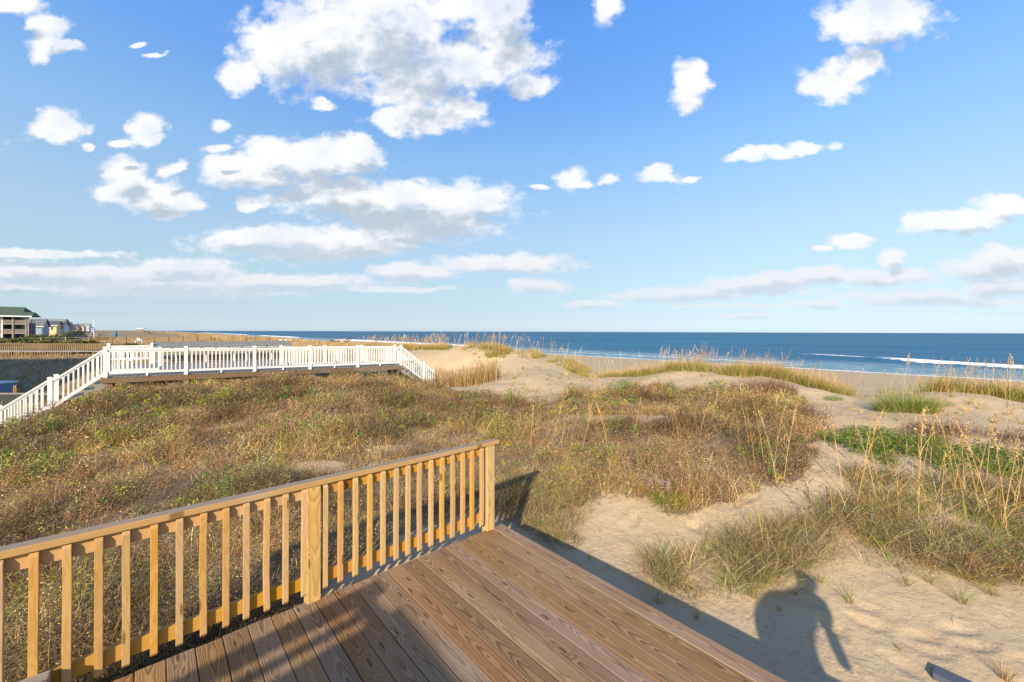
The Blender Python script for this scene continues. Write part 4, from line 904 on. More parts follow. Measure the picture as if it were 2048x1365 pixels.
# neighbour house out of view on the left that shades the yard
nh = thing('neighbour_house', 'grey house beyond the left edge of the view', 'house', (-42.5, 10.0, -3.1))
mb = MB(); mb.box((-26, 0, -.5), (0, 12.5, 10.6)); mb.build('wall', M_h1, nh)
mb = MB(); mb.prism([(-.6, 10.3), (13.1, 10.3), (6.2, 14.4)], 0, 26.8); ob = mb.build('roof', M_groof, nh); ob.rotation_euler = (0, 0, math.pi/2); ob.location = (0.4, 0, 0)

# ------------------------------------------------------------------ vegetation
PAL = {k: np.array(v) for k, v in dict(
 straw=(.62,.43,.19), tan=(.50,.30,.11), rust=(.30,.145,.06), grey=(.29,.22,.17), olive=(.27,.235,.05), green=(.15,.23,.035), lime=(.38,.37,.045),
 dark=(.10,.065,.045), orange=(.50,.30,.10), fresh=(.12,.25,.045), cream=(.66,.55,.36), brown=(.19,.12,.075)).items()}
class Veg:
    """collects ribbons (blades, stems) and small leaves; becomes one mesh"""
    def __init__(s): s.V = []; s.F = []; s.C = []; s.n = 0
    def blades(s, P, az, lean, h, w, col, droop=0.3, segs=2, tipw=0.15, twist=None):
        N = len(P)
        if N == 0: return
        dx = np.cos(az); dy = np.sin(az); az2 = rng.uniform(0, 2*np.pi, N) if twist is None else twist
        sx = np.cos(az2); sy = np.sin(az2)
        V = np.empty((N, segs+1, 2, 3), np.float32)
        for k in range(segs+1):
            f = k/segs; hor = h*(np.sin(lean)*f+droop*f*f); ver = h*(np.cos(lean)*f-droop*0.55*f*f*f)
            ww = w*(1-f*(1-tipw))*0.5
            for q, sg in ((0, -1), (1, 1)):
                V[:, k, q, 0] = P[:, 0]+dx*hor+sx*ww*sg; V[:, k, q, 1] = P[:, 1]+dy*hor+sy*ww*sg; V[:, k, q, 2] = P[:, 2]+ver
        base = s.n+np.arange(N)[:, None, None]*(2*(segs+1))+np.arange(segs)[None, :, None]*2
        s.F.append((base+np.array([0, 1, 3, 2])[None, None, :]).reshape(-1)); s.V.append(V.reshape(-1, 3))
        fk = np.linspace(0.78, 1.12, segs+1)[None, :, None, None]
        C = np.broadcast_to(col[:, None, None, :], (N, segs+1, 2, 3))*np.broadcast_to(fk, (N, segs+1, 2, 1))*0+np.broadcast_to(col[:, None, None, :], (N, segs+1, 2, 3))
        s.C.append(C.reshape(-1, 3).astype(np.float32)); s.n += V.reshape(-1, 3).shape[0]
    def leaves(s, P, size, col, flat=0.5):
        N = len(P)
        if N == 0: return
        a = rng.normal(size=(N, 3)); a[:, 2] *= (1-flat); a /= np.linalg.norm(a, axis=1)[:, None]+1e-9
        b = np.cross(a, rng.normal(size=(N, 3))); b /= np.linalg.norm(b, axis=1)[:, None]+1e-9
        L = size[:, None]; V = np.stack([P-a*L, P+b*L*0.42, P+a*L, P-b*L*0.42], 1)
        base = s.n+np.arange(N)[:, None]*4; s.F.append((base+np.arange(4)[None]).reshape(-1)); s.V.append(V.reshape(-1, 3)); s.C.append(np.repeat(col, 4, 0)); s.n += 4*N
    def build(s, name, label=None, cat=None, kind=None, parent=None, origin=None, m=None):
        V = np.concatenate(s.V)
        if origin is not None: V = V-np.array(origin)[None]
        me = newmesh(name, V, np.concatenate(s.F), 4, [m or M_fol], False, np.clip(np.concatenate(s.C), 0.01, 0.95))
        o = link(name, me, parent, origin if (origin is not None and parent is None) else None)
        return tag(o, label, cat, None, kind)
def pick(names, wts, N):
    w_ = np.array(wts, float)
    A = np.stack([PAL[n] for n in names])
    if w_.ndim == 1: w_ = np.broadcast_to(w_, (N, len(names)))
    cw = np.cumsum(w_/w_.sum(1, keepdims=True), 1); i = (rng.random((N, 1)) > cw).sum(1).clip(0, len(names)-1)
    c = A[i]*rng.uniform(.72, 1.22, (N, 1)); return c*rng.uniform(.94, 1.06, (N, 3))
def scatter(n, rmin, rmax, amin, amax, power=1.0):
    """points in a sector round the viewpoint; power 1 = density falls as 1/r"""
    r = rmin+(rmax-rmin)*rng.random(n)**power; a = rng.uniform(amin, amax, n)
    return r*np.sin(a), r*np.cos(a)
def jit(X, Y, r, reps):
    N = len(X); a = rng.uniform(0, 2*np.pi, N*reps); rr = np.repeat(r, reps)*np.sqrt(rng.random(N*reps))
    return np.repeat(X, reps)+rr*np.cos(a), np.repeat(Y, reps)+rr*np.sin(a)
def on_deck(X, Y):
    u = -(X-C0[0])*NV[0]-(Y-C0[1])*NV[1]; v = -(X-C0[0])*VV[0]-(Y-C0[1])*VV[1]
    return (u > -0.02) & (v > -0.02) & (u < 6.6)
def zfast(X, Y):      # terrain height looked up from a fine table
    return _tab(X, Y)
_gx = np.linspace(-45, 45, 721); _gy = np.linspace(-3, 60, 505)
_GX, _GY = np.meshgrid(_gx, _gy, indexing='ij'); _GZ = Hh(_GX, _GY)
def _tab(X, Y):
    fx = np.clip((X+45)/90*720, 0, 719.999); fy = np.clip((Y+3)/63*504, 0, 503.999); ix = fx.astype(int); iy = fy.astype(int); fx = fx-ix; fy = fy-iy
    z = (_GZ[ix, iy]*(1-fx)+_GZ[ix+1, iy]*fx)*(1-fy)+(_GZ[ix, iy+1]*(1-fx)+_GZ[ix+1, iy+1]*fx)*fy
    out = (X < -45) | (X > 45) | (Y > 60) | (Y < -3)
    if out.any(): z = z.copy(); z[out] = Hh(X[out], Y[out])
    return z
Dn = 1.0    # density dial
# --- 1. scrub that covers the hill between the deck and the walkway
def scrub():
    v = Veg(); X, Y = scatter(int(36000*Dn), 2.2, 31, -1.12, 1.0, 0.95)
    z = zfast(X, Y); d = zone_dens(X, Y, z)['scrub']; keep = (rng.random(len(X)) < d) & ~on_deck(X, Y); X, Y = X[keep], Y[keep]
    R = np.hypot(X, Y); far = np.clip(R/6, 1, 4)
    n1 = fbm(X/1.1, Y/1.1, 71, 3); n2 = fbm(X/2.6, Y/2.6, 72, 3); n3 = fbm(X/0.55, Y/0.55, 73, 2); n4 = fbm(X/1.7+9, Y/1.7, 74, 3)
    gr = sstep(n1, .53, .64); st_ = sstep(n2, .44, .56); ru = sstep(n4, .46, .60); dk = sstep(n3, .55, .75)
    # straw-coloured sweeps where the photo shows them
    px, py = proj(X, Y, zfast(X, Y))
    st_ = np.maximum(st_, 0.9*np.exp(-(((px-430)/150)**2+((py-800)/26)**2))); st_ = np.maximum(st_, 0.85*np.exp(-(((px-720)/190)**2+((py-900)/34)**2)))
    ru = np.maximum(ru, sstep(px, 1150, 1300)*0.8)
    names = ['straw', 'tan', 'rust', 'grey', 'olive', 'green', 'lime', 'dark', 'orange', 'brown']
    W_ = np.stack([0.75+2.2*st_, 1.15+1.3*st_, 0.6+1.9*ru, 1.0+.4*ru, 0.5+1.3*gr, 0.12+0.9*gr, 0.08+0.6*gr, 0.30+0.9*dk, 0.30+0.5*ru, .8+.5*ru], 1)
    NC = len(X); near_w = np.abs((X-W0.x)*VV[0]+(Y-W0.y)*VV[1]); lowb = 0.62+0.38*sstep(near_w, .3, 2.5)
    hgt = (0.07+0.42*sstep(fbm(X/1.0, Y/1.0, 75, 3), .32, .74))*lowb
    val = (.44+.96*sstep(fbm(X/1.5+4, Y/1.5, 77, 3), .34, .66))*np.exp(rng.normal(0, .26, NC))*np.where(rng.random(NC) < .2, .42, 1)
    cc = pick(names, W_, NC)*val[:, None]
    def ccol(reps, mixf, n_, w__):
        N = NC*reps; a = np.repeat(cc, reps, 0)*rng.uniform(.78, 1.22, (N, 1)); b_ = pick(n_, w__ if np.ndim(w__) == 1 else np.repeat(w__, reps, 0), N)
        m_ = (rng.random((N, 1)) < mixf); return np.where(m_, b_, a)
    reps = 18; bx, by = jit(X, Y, 0.10+0.03*far, reps); bz = zfast(bx, by)-0.02; N = len(bx)
    h = np.repeat(hgt, reps)*rng.uniform(.45, 1.15, N)
    w_ = np.repeat(0.0048*far**0.95, reps)*rng.uniform(.6, 1.6, N)
    v.blades(np.stack([bx, by, bz], 1), rng.normal(0.9, 1.7, N), np.abs(rng.normal(.35, .5, N)), h, w_, ccol(reps, .22, names, W_), rng.uniform(0, .9, N), 2, .35)
    # tangled twigs lying across
    reps = 9; bx, by = jit(X, Y, 0.16+0.03*far, reps); N = len(bx); bz = zfast(bx, by)+rng.uniform(0.02, .9, N)*np.repeat(hgt, reps)
    v.blades(np.stack([bx, by, bz], 1), rng.uniform(0, 6.3, N), rng.uniform(.5, 1.8, N), rng.uniform(.06, .24, N), np.repeat(0.0036*far**.95, reps), ccol(reps, .5, ['grey', 'straw', 'brown', 'tan', 'cream', 'dark'], [3, 1.1, 2.2, 1, .3, 1]), rng.uniform(-.3, .6, N), 2, .3)
    # small leaves in little sprays
    reps = 26; bx, by = jit(X, Y, 0.12+0.03*far, reps); N = len(bx); hh_ = np.repeat(hgt, reps)
    bz = zfast(bx, by)+hh_*rng.uniform(.15, 1.12, N)
    Wl = np.stack([0.25+1.3*gr, 0.10+1.2*gr, 0.4+1.3*gr, 0.9+1.4*ru, 0.7+0*n1, 0.9+0*n1, 0.3+.6*dk], 1)
    v.leaves(np.stack([bx, by, bz], 1), np.repeat(0.0082*far**.82, reps)*rng.uniform(.6, 1.6, N), ccol(reps, .35, ['green', 'lime', 'olive', 'rust', 'tan', 'grey', 'dark'], Wl))
    v.build('scrub', 'brown, olive and straw-coloured dune scrub covering the hill behind the pine railing', 'scrub', 'stuff')
    # arching pale grass in the straw-coloured sweeps
    v = Veg(); k = rng.random(NC) < .10+.48*st_; Xs, Ys, fs, hs_ = X[k], Y[k], far[k], hgt[k]; reps = 12; bx, by = jit(Xs, Ys, 0.05+.02*fs, reps); N = len(bx)
    v.blades(np.stack([bx, by, zfast(bx, by)-.02], 1), rng.uniform(0, 6.3, N), np.abs(rng.normal(.35, .3, N)), np.repeat(.20+hs_*.55, reps)*rng.uniform(.6, 1.2, N), np.repeat(.0038*fs**.95, reps), np.repeat(pick(['straw', 'cream', 'tan'], [2, .7, 1.5], k.sum()), reps, 0)*rng.uniform(.75, 1.15, (N, 1)), rng.uniform(.3, 1.1, N), 3, .2)
    v.build('straw_grass', 'pale arching tufts of straw-coloured grass mixed into the scrub on the hill', 'grass', 'stuff')
    # bright green sprigs
    v = Veg(); k = rng.random(NC) < (0.015+0.13*gr); Xs, Ys, fs, hs_ = X[k], Y[k], far[k], hgt[k]; reps = 34
    bx, by = jit(Xs, Ys, 0.05+0.014*fs, reps); N = len(bx); bz = zfast(bx, by)+np.repeat(hs_, reps)*rng.uniform(.6, 1.2, N)
    v.leaves(np.stack([bx, by, bz], 1), np.repeat(0.013*fs**.8, reps)*rng.uniform(.7, 1.5, N), np.repeat(pick(['fresh', 'lime', 'green', 'olive'], [1.6, 2, 1, .6], k.sum()), reps, 0)*rng.uniform(.7, 1.25, (N, 1)), .3)
    v.build('green_sprigs', 'bright green and yellow-green leafy sprigs dotted through the brown scrub', 'sprigs', 'stuff')
scrub()
def grass_tufts(v, X, Y, h, w, reps, rad, names, wts, lean=.30, droop=.75, greenbase=None, dz=0.0, azm=0.6, azs=1.5):
    bx, by = jit(X, Y, rad, reps); N = len(bx)
    hh_ = np.repeat(h, reps)*rng.uniform(.45, 1.15, N); ww = np.repeat(w, reps)*rng.uniform(.7, 1.4, N)
    cx, cy = np.repeat(X, reps), np.repeat(Y, reps)
    az = np.arctan2(by-cy, bx-cx)*0.75+rng.normal(0.1, .9, N)
    v.blades(np.stack([bx, by, zfast(bx, by)-.02+dz], 1), az, np.abs(rng.normal(lean, .2, N)), hh_, ww, np.where(rng.random((N, 1)) < .4, pick(names, wts, N), np.repeat(pick(names, wts, len(X))*np.exp(rng.normal(0, .22, (len(X), 1))), reps, 0)), rng.uniform(.1, droop, N), 3, .12)
# --- 2. grass beside the deck corner and the mixed grass on the sand at right
def foreground_grass():
    v = Veg()
    X, Y = scatter(26000, 3.0, 13, -0.15, 1.25, 0.9); z = zfast(X, Y); d = zone_dens(X, Y, z)
    pat = fbm(X/.7, Y/.7, 81, 3)
    k = (rng.random(len(X)) < d['corner']*.22*sstep(pat, .34, .5)) & ~on_deck(X, Y); Xa, Ya = X[k], Y[k]
    grass_tufts(v, Xa, Ya, rng.uniform(.22, .40, k.sum()), np.full(k.sum(), .0045), 26, np.full(k.sum(), .07), ['straw', 'tan', 'cream', 'green', 'olive', 'grey'], [3, 2, 1, 1.6, 1.4, 1], .45, .9)
    k = (rng.random(len(X)) < d['right']*.42*sstep(pat, .24, .46)); Xa, Ya = X[k], Y[k]; R = np.hypot(Xa, Ya)/6
    grass_tufts(v, Xa, Ya, rng.uniform(.20, .52, k.sum()), .005*np.clip(R, 1, 3), 17, np.full(k.sum(), .08), ['green', 'olive', 'straw', 'lime', 'cream', 'tan', 'fresh'], [2.2, 1.6, 3.0, 1.0, 1.1, 1.2, .5], .48, 1.1)
    v.build('beach_grass', 'arching green and straw-coloured beach grass spread over the sand in the right foreground', 'grass', 'stuff')
    v = Veg()   # brown twiggy undergrowth
    k = (rng.random(len(X)) < d['right']*.46*sstep(pat, .30, .55)+d['corner']*.14*sstep(pat, .42, .6)+d['dry']*.35) & ~on_deck(X, Y); Xa, Ya = X[k], Y[k]; far = np.clip(np.hypot(Xa, Ya)/6, 1, 3)
    for reps, hl, hh2, cn, cw in ((22, .06, .30, ['brown', 'grey', 'dark', 'tan', 'rust'], [2.8, 1.8, 2.6, 1.2, 1.4]),):
        bx, by = jit(Xa, Ya, .16*np.ones(len(Xa)), reps); N = len(bx)
        v.blades(np.stack([bx, by, zfast(bx, by)+rng.uniform(-.02, .08, N)], 1), rng.uniform(0, 6.3, N), rng.uniform(.1, 1.3, N), rng.uniform(hl, hh2, N), np.repeat(.0032*far, reps), pick(cn, cw, N), rng.uniform(-.2, .5, N), 2, .3)
        bx, by = jit(Xa, Ya, .17*np.ones(len(Xa)), 16); N = len(bx)
        v.leaves(np.stack([bx, by, zfast(bx, by)+rng.uniform(.02, .26, N)], 1), np.repeat(.008*far**.8, 16)*rng.uniform(.6, 1.5, N), pick(['brown', 'rust', 'dark', 'grey', 'tan', 'lime'], [2, 1, 2, 2, 1.5, .35], N))
    v.build('dry_undergrowth', 'low tangle of brown and grey twigs on the sand among the beach grass', 'undergrowth', 'stuff')
    v = Veg()   # low green leafy carpet
    X, Y = scatter(5200, 5.5, 12, 0.55, 1.25, 1.0); z = zfast(X, Y); d = zone_dens(X, Y, z)['green']; k = rng.random(len(X)) < d*sstep(fbm(X/.8, Y/.8, 85, 3), .30, .46); X, Y = X[k], Y[k]
    bx, by = jit(X, Y, .13*np.ones(len(X)), 30); N = len(bx)
    v.leaves(np.stack([bx, by, zfast(bx, by)+rng.uniform(.0, .17, N)], 1), .020*rng.uniform(.6, 1.4, N), pick(['fresh', 'green', 'lime', 'olive', 'brown'], [2.2, 2.4, .8, 1.2, .5], N)*rng.uniform(.6, 1.05, (N, 1)), .4)
    v.build('ground_creeper', 'low bright green leafy creeper carpeting the sand at the right edge', 'creeper', 'stuff')
foreground_grass()

# --- 3. crest of the fore dune: green-based grass and seed stalks against the sea
def crest():
    tb = [-30, -.25, 1.05, 5.0, 7.9, 16.7, 21.1, 30, 60]; sb = [18.6, 18.6, 17.9, 17.8, 16.9, 17.5, 15.7, 16, 16]
    def crestpos(n, smax, t0=-14, t1=42):
        t = rng.uniform(t0, t1, n); s_ = np.interp(t, tb, sb)-0.25+smax*rng.random(n)**1.5
        return (*xy(s_, t), s_, t)
    pxk = [0, 780, 850, 890, 900, 962, 972, 1012, 1020, 1062, 1072, 1092, 1128, 1140, 1172, 1182, 1205, 1225, 1300, 1312, 1332, 1345, 1400, 1412, 1452, 1462, 1500, 1690, 1706, 1852, 1880, 1960, 2500]
    pdk = [.5, .6, .9, .7, .03, .03, .7, .6, .03, .03, .55, .05, .05, .9, .6, .03, .05, .9, .9, .12, .2, 1, 1, .15, .15, .7, .8, .9, .02, .02, .5, .9, .9]
    v = Veg(); n = 15000; X, Y, s_, t_ = crestpos(n, 2.6); z = zfast(X, Y); px, py = proj(X, Y, z)
    k = rng.random(n) < np.interp(px, pxk, pdk)*sstep(fbm(X/.9, Y/.9, 91, 3), .30, .46)*(Y > 3); X, Y, s_, t_ = X[k], Y[k], s_[k], t_[k]; N = len(X)
    far = np.clip(np.hypot(X, Y)/14, .8, 3)
    h = rng.uniform(.40, .66, N)*(.70+.48*sstep(px[k], 1150, 1400))
    grass_tufts(v, X, Y, h*.85, .0085*far, 15, np.full(N, .16), ['green', 'olive', 'tan', 'lime'], [3.6, 2.4, .7, .3], .22, .5)
    grass_tufts(v, X, Y, h*1.25, .0055*far, 8, np.full(N, .16), ['straw', 'tan', 'cream', 'orange'], [2.4, 3, .7, 1], .14, .35)
    v.build('dune_grass', 'green-based golden grass along the crest of the sand dunes in front of the sea', 'grass', 'stuff')
    # sea oats: thin stalks with feathery heads
    v = Veg(); n = 4200; X, Y, s_, t_ = crestpos(n, 3.6); px, py = proj(X, Y, zfast(X, Y))
    dn = np.interp(px, [0, 840, 870, 900, 960, 985, 1020, 1050, 1090, 1130, 1180, 1300, 1340, 1365, 1400, 1430, 1700, 1715, 1850, 1900, 2500], [.12, .2, .45, .12, .12, .35, .15, .2, .15, .25, .06, .22, .6, 1.0, .6, .2, .34, .03, .03, .4, .5])
    k = (rng.random(n) < dn*.75) & (Y > 3); X, Y = X[k], Y[k]; seed_stalks(v, X, Y, rng.uniform(.85, 1.35, k.sum()), .0065, 1.0)
    v.build('sea_oats', 'thin feathery seed stalks rising from the dune crest against the blue sea', 'sea oats', 'stuff')
def seed_stalks(v, X, Y, h, w, dens, names=('tan', 'cream', 'grey'), z0=None, cw=(2, 1.6, 1)):
    N = len(X); far = np.clip(np.hypot(X, Y)/14, .35, 3); az = rng.normal(.4, 1.2, N); lean = np.abs(rng.normal(.07, .07, N)); dr = rng.uniform(.02, .22, N)
    P = np.stack([X, Y, zfast(X, Y)-.02], 1); c = pick(list(names), list(cw), N)
    v.blades(P, az, lean, h, w*far, c, dr, 4, .45); v.blades(P+[.002, 0, 0], az, lean, h, w*far, c, dr, 4, .45)
    reps = int(16*dens); f = rng.uniform(.72, 1.0, N*reps); R = lambda q: np.repeat(q, reps)
    hor = R(h)*(np.sin(R(lean))*f+R(dr)*f*f); ver = R(h)*(np.cos(R(lean))*f-R(dr)*.55*f**3)
    spread = .045*(1.05-f)*3
    Q = np.stack([R(X)+np.cos(R(az))*(hor+rng.uniform(0, .05, N*reps))+rng.normal(0, 1, N*reps)*spread*.35, R(Y)+np.sin(R(az))*hor+rng.normal(0, 1, N*reps)*spread*.35, R(P[:, 2])+ver-rng.uniform(0, .05, N*reps)], 1)
    v.leaves(Q, (.014*R(far)**.8)*rng.uniform(.7, 1.4, N*reps), np.repeat(c, reps, 0)*rng.uniform(.8, 1.15, (N*reps, 1)), -.6)
crest()
# --- 4. golden grass along the shore to the far left and over the plain
def plain_grass():
    v = Veg(); n = 26000
    r = np.exp(rng.uniform(math.log(15), math.log(600), n)); a = rng.uniform(-1.0, -.02, n); X, Y = r*np.sin(a), r*np.cos(a); s_, t_ = st(X, Y)
    px, py = proj(X, Y, 0*X)
    k = (s_ > 9+2*(fbm(X/9, Y/9, 95)-.5)) & (s_ < 24.5) & (t_ > 23) & ((s_ > 15.5) | (t_ > 33)) & (rng.random(n) < 1.0*sstep(fbm(X/5, Y/5, 96, 3), .30, .44)); X, Y = X[k], Y[k]; N = len(X); far = np.clip(np.hypot(X, Y)/14, 1, 26)
    grass_tufts(v, X, Y, rng.uniform(.45, .78, N), .0075*far, 9, .18+.05*far, ['tan', 'straw', 'orange', 'olive', 'cream'], [3.2, 2.6, 1.6, 1.3, .5], .2, .4)
    X2, Y2 = X[::24], Y[::24]; seed_stalks(v, X2, Y2, rng.uniform(.9, 1.3, len(X2)), .006, .5)
    v.build('dune_grass', 'golden grass on the long dune ridge running off to the horizon at left', 'grass', 'stuff')
    v = Veg(); n = 42000
    r = np.exp(rng.uniform(math.log(17), math.log(700), n)); a = rng.uniform(-1.2, -.15, n); X, Y = r*np.sin(a), r*np.cos(a); s_, t_ = st(X, Y); z = zfast(X, Y)
    wa = (X-W0.x)*NV[0]+(Y-W0.y)*NV[1]; ww_ = (X-W0.x)*VV[0]+(Y-W0.y)*VV[1]
    k = (s_ < 12) & (ww_ > .1) & ~((wa > -.6) & (wa < 11.8) & (ww_ < 1.4)) & ~((wa > -.6) & (wa < 7.9) & (ww_ < 7.9)) & ~((wa < 0) & (wa > -5) & (ww_ < 1.4)) & ((z > -3.06))
    k &= ~((X < -110) & (Y > 88))
    X, Y, z = X[k], Y[k], z[k]; N = len(X); far = np.clip(np.hypot(X, Y)/14, 1, 50)
    n1 = fbm(X/6, Y/6, 98, 3); n2 = fbm(X/11, Y/11, 99, 3); yard = (z < -.85)*1.0
    Wt = np.stack([1.2+2*sstep(n2, .45, .6), 1.6+0*n1, .8+1.5*sstep(n1, .5, .65), 1.0+.8*yard, .6+.5*yard, .9+0*n1, .35+1.4*yard], 1)
    reps = 9; bx, by = jit(X, Y, .2+.06*far, reps); M = len(bx)
    v.blades(np.stack([bx, by, zfast(bx, by)-.03], 1), rng.normal(.6, 1.6, M), np.abs(rng.normal(.2, .3, M)), np.repeat(rng.uniform(.22, .5, N), reps)*rng.uniform(.5, 1.2, M), np.repeat(.007*far, reps), pick(['straw', 'tan', 'rust', 'olive', 'green', 'grey', 'dark'], np.repeat(Wt, reps, 0), M), rng.uniform(0, .6, M), 2, .3)
    v.build('plain_grass', 'brown and olive grass over the flat ground beyond the walkway at far left', 'grass', 'stuff')
plain_grass()
# --- 5. reed patch behind the foot of the right-hand stairs
def reeds():
    v = Veg(); n = 2300; u = rng.uniform(0, 1, n); Yr = rng.uniform(20.6, 23.8, n)-1.1*np.exp(rng.normal(-1, .7, n)); px = 870+u*125; X = (px-1024)/F*Yr
    v.blades(np.stack([X, Yr, zfast(X, Yr)-.03], 1), rng.uniform(0, 6.3, n), np.abs(rng.normal(0, .08, n)), rng.uniform(.40, 1.12, n)*(.7+.3*fbm(u*9, Yr, 120, 2)*2), rng.uniform(.010, .018, n), pick(['brown', 'tan', 'rust', 'straw', 'olive'], [2.4, 2.4, 1.4, 1.4, 1], n), rng.uniform(0, .16, n), 2, .3)
    k = rng.random(n) < .6; f = rng.uniform(.6, 1, k.sum())
    v.leaves(np.stack([X[k], Yr[k], zfast(X[k], Yr[k])+.95*f], 1), rng.uniform(.015, .035, k.sum()), pick(['rust', 'brown', 'tan'], [2, 1.5, 1], k.sum()), -.7)
    v.build('reed_patch', 'dense patch of upright golden-brown reeds behind the foot of the dune stairs', 'reeds', 'stuff')
reeds()

def litter():
    v = Veg(); X, Y = scatter(9000, 2.5, 15, -.1, 1.25, .9); z = zfast(X, Y); s_, t_ = st(X, Y); k = ~on_deck(X, Y) & (Y > 1) & (s_ < 19) & (rng.random(len(X)) < .25+.75*sstep(fbm(X/.9, Y/.9, 111, 3), .4, .6)); X, Y, z = X[k], Y[k], z[k]; N = len(X); h = N//3
    v.blades(np.stack([X[h:], Y[h:], z[h:]+.004], 1), rng.uniform(0, 6.3, N-h), np.full(N-h, 1.52), rng.uniform(.03, .16, N-h), rng.uniform(.003, .006, N-h), pick(['brown', 'grey', 'tan', 'dark', 'straw'], [2, 2, 2, 1.4, 1.5], N-h), rng.uniform(-.1, .1, N-h), 2, .5)
    v.leaves(np.stack([X[:h], Y[:h], z[:h]+.004], 1), rng.uniform(.004, .011, h), np.where(rng.random((h, 1)) < .4, np.array([[.7, .67, .6]]), pick(['brown', 'grey', 'dark'], [1, 1, 1], h)), .8)
    v.build('sand_litter', 'scattered twigs, straw bits and shell chips lying on the bare sand', 'litter', 'stuff')
    v = Veg(); n = 5200; t = rng.uniform(-3, 24, n); s_ = rng.uniform(11.5, 17.8, n); X, Y = xy(s_, t); z = zfast(X, Y); d = zone_dens(X, Y, z)
    k = (d['scrub'] < .1) & (rng.random(n) < .22*sstep(fbm(X/1.1, Y/1.1, 112, 3), .46, .62)); X, Y = X[k], Y[k]; far = np.clip(np.hypot(X, Y)/10, 1, 3)
    grass_tufts(v, X, Y, rng.uniform(.10, .32, k.sum()), .006*far, 12, np.full(k.sum(), .05), ['straw', 'green', 'tan', 'olive'], [2, 1.6, 1.5, 1.2], .35, .8)
    v.build('sparse_grass', 'thin scattered grass on the bare sand slopes of the middle dunes', 'grass', 'stuff')
litter()
# --- 6. plants one can point at
def tuft_mesh(name, h, w, reps, rad, names, wts, lean, droop, seed):
    global rng; keep = rng; rng = np.random.default_rng(seed); v = Veg()
    a = rng.uniform(0, 2*np.pi, reps); r = rad*np.sqrt(rng.random(reps)); P = np.stack([r*np.cos(a), r*np.sin(a), np.full(reps, -.02)], 1)
    v.blades(P, a+rng.normal(0, .6, reps), np.abs(rng.normal(lean, .22, reps)), h*rng.uniform(.45, 1.1, reps), np.full(reps, w)*rng.uniform(.7, 1.3, reps), pick(names, wts, reps), rng.uniform(.1, droop, reps), 4, .1)
    me = newmesh(name, np.concatenate(v.V), np.concatenate(v.F), 4, [M_fol], False, np.concatenate(v.C)); rng = keep; return me
def ground_at(px, py, iters=30):      # walk the sight line down to the ground
    lo, hi = 1.0, 60.0; k = (px-1024)/F; m_ = (py-0.003*(px-1024)-HOR)/F
    for Yt in np.arange(1.5, 60, .02):
        if CAMZ-m_*Yt <= gzf(k*Yt, Yt): return k*Yt, Yt
    return k*30, 30
def gzf(X, Y): return float(_tab(np.array([X]), np.array([Y]))[0])
_bx, _by = ground_at(1868, 1352)
st_ = thing('weathered_board', 'dark blue-grey weathered board end poking up from the sand at bottom right', 'board', (_bx, _by, gzf(_bx, _by)+.045), angB)
m_ = MB(); m_.prism([(0, 0), (1.3, -0.05), (1.3, -0.5), (0.03, -0.5)], -0.07, 0.07); m_.build('plank', plain('shaded_grey_wood', (0.07, 0.08, 0.11), 0.8, 0.2, 6.0, 0.3), st_, 0.004)  # grey weathered wood, its shadow put into the dark blue tone
TM = [tuft_mesh('beach_grass_tuft', .36, .0042, 46, .035, ['green', 'olive', 'straw', 'tan'], [2, 1.6, 1.6, .8], .40, .7, s_) for s_ in (1, 2, 3)]
TM2 = [tuft_mesh('beach_grass_tuft', .30, .0035, 60, .03, ['tan', 'straw', 'brown', 'olive'], [2, 1.6, 1.4, .8], .16, .2, s_) for s_ in (5, 6)]
tufts = [(2012,1362,1,.85,'small spiky brown grass tuft casting a long shadow at the bottom right corner'), (1812,1172,0,.95,'green grass tuft at the front edge of the sand below the grassy bank'), (1925,1208,0,1.0,'leaning green grass tuft on bare sand near the right edge'),
 (1700,1205,0,.8,'green and straw grass tuft on the sand right of the shadow peak'), (1320,1205,0,.9,'thin grass tuft beside the edge of the deck shadow'), (1508,1195,0,.8,'straw grass tuft left of the shadow of the head'), (1395,1240,1,.55,'tiny dry tuft inside the deck shadow edge'),
 (1640,1165,0,.7,'grass tuft whose base sits in the shadow of the head'), (1590,1190,0,.65,'small green tuft over the sloping shadow edge'), (1180,1120,1,.5,'short dry tuft at the shadow edge near the deck corner'), (1800,1300,1,.35,'few dry stalks standing alone on open sand at bottom right'),
 (1370,985,0,.9,'slim green grass tuft right of the white-flowered plant'), (1450,1165,0,.9,'straw tuft between the deck shadow and the twiggy bank'), (1860,1165,0,.8,'green tuft on the sand under the right-hand grass bank'), (1985,1190,0,.9,'green grass tuft against the right edge of the sand'),
 (660,1150,0,.45,'small green tuft between the mid railing post and the deck'), (470,1250,0,.6,'bright green tuft below the railing beside the deck boards'), (870,1085,0,.4,'small tuft on the sand strip under the railing'),(1560,1225,1,.45,'sparse dry tuft on the sand inside the shadow of the head')]
for (px_, py_, kd, sc_, lb) in tufts:
    X, Y = ground_at(px_, py_); me = (TM, TM2)[kd][random.randrange(2)]
    o = link('beach_grass_tuft', me, None, (X, Y, gzf(X, Y)), (0, 0, random.uniform(0, 6.3))); o.scale = (sc_,)*3
    tag(o, lb, 'grass tuft', 'separate grass tufts on the near sand')
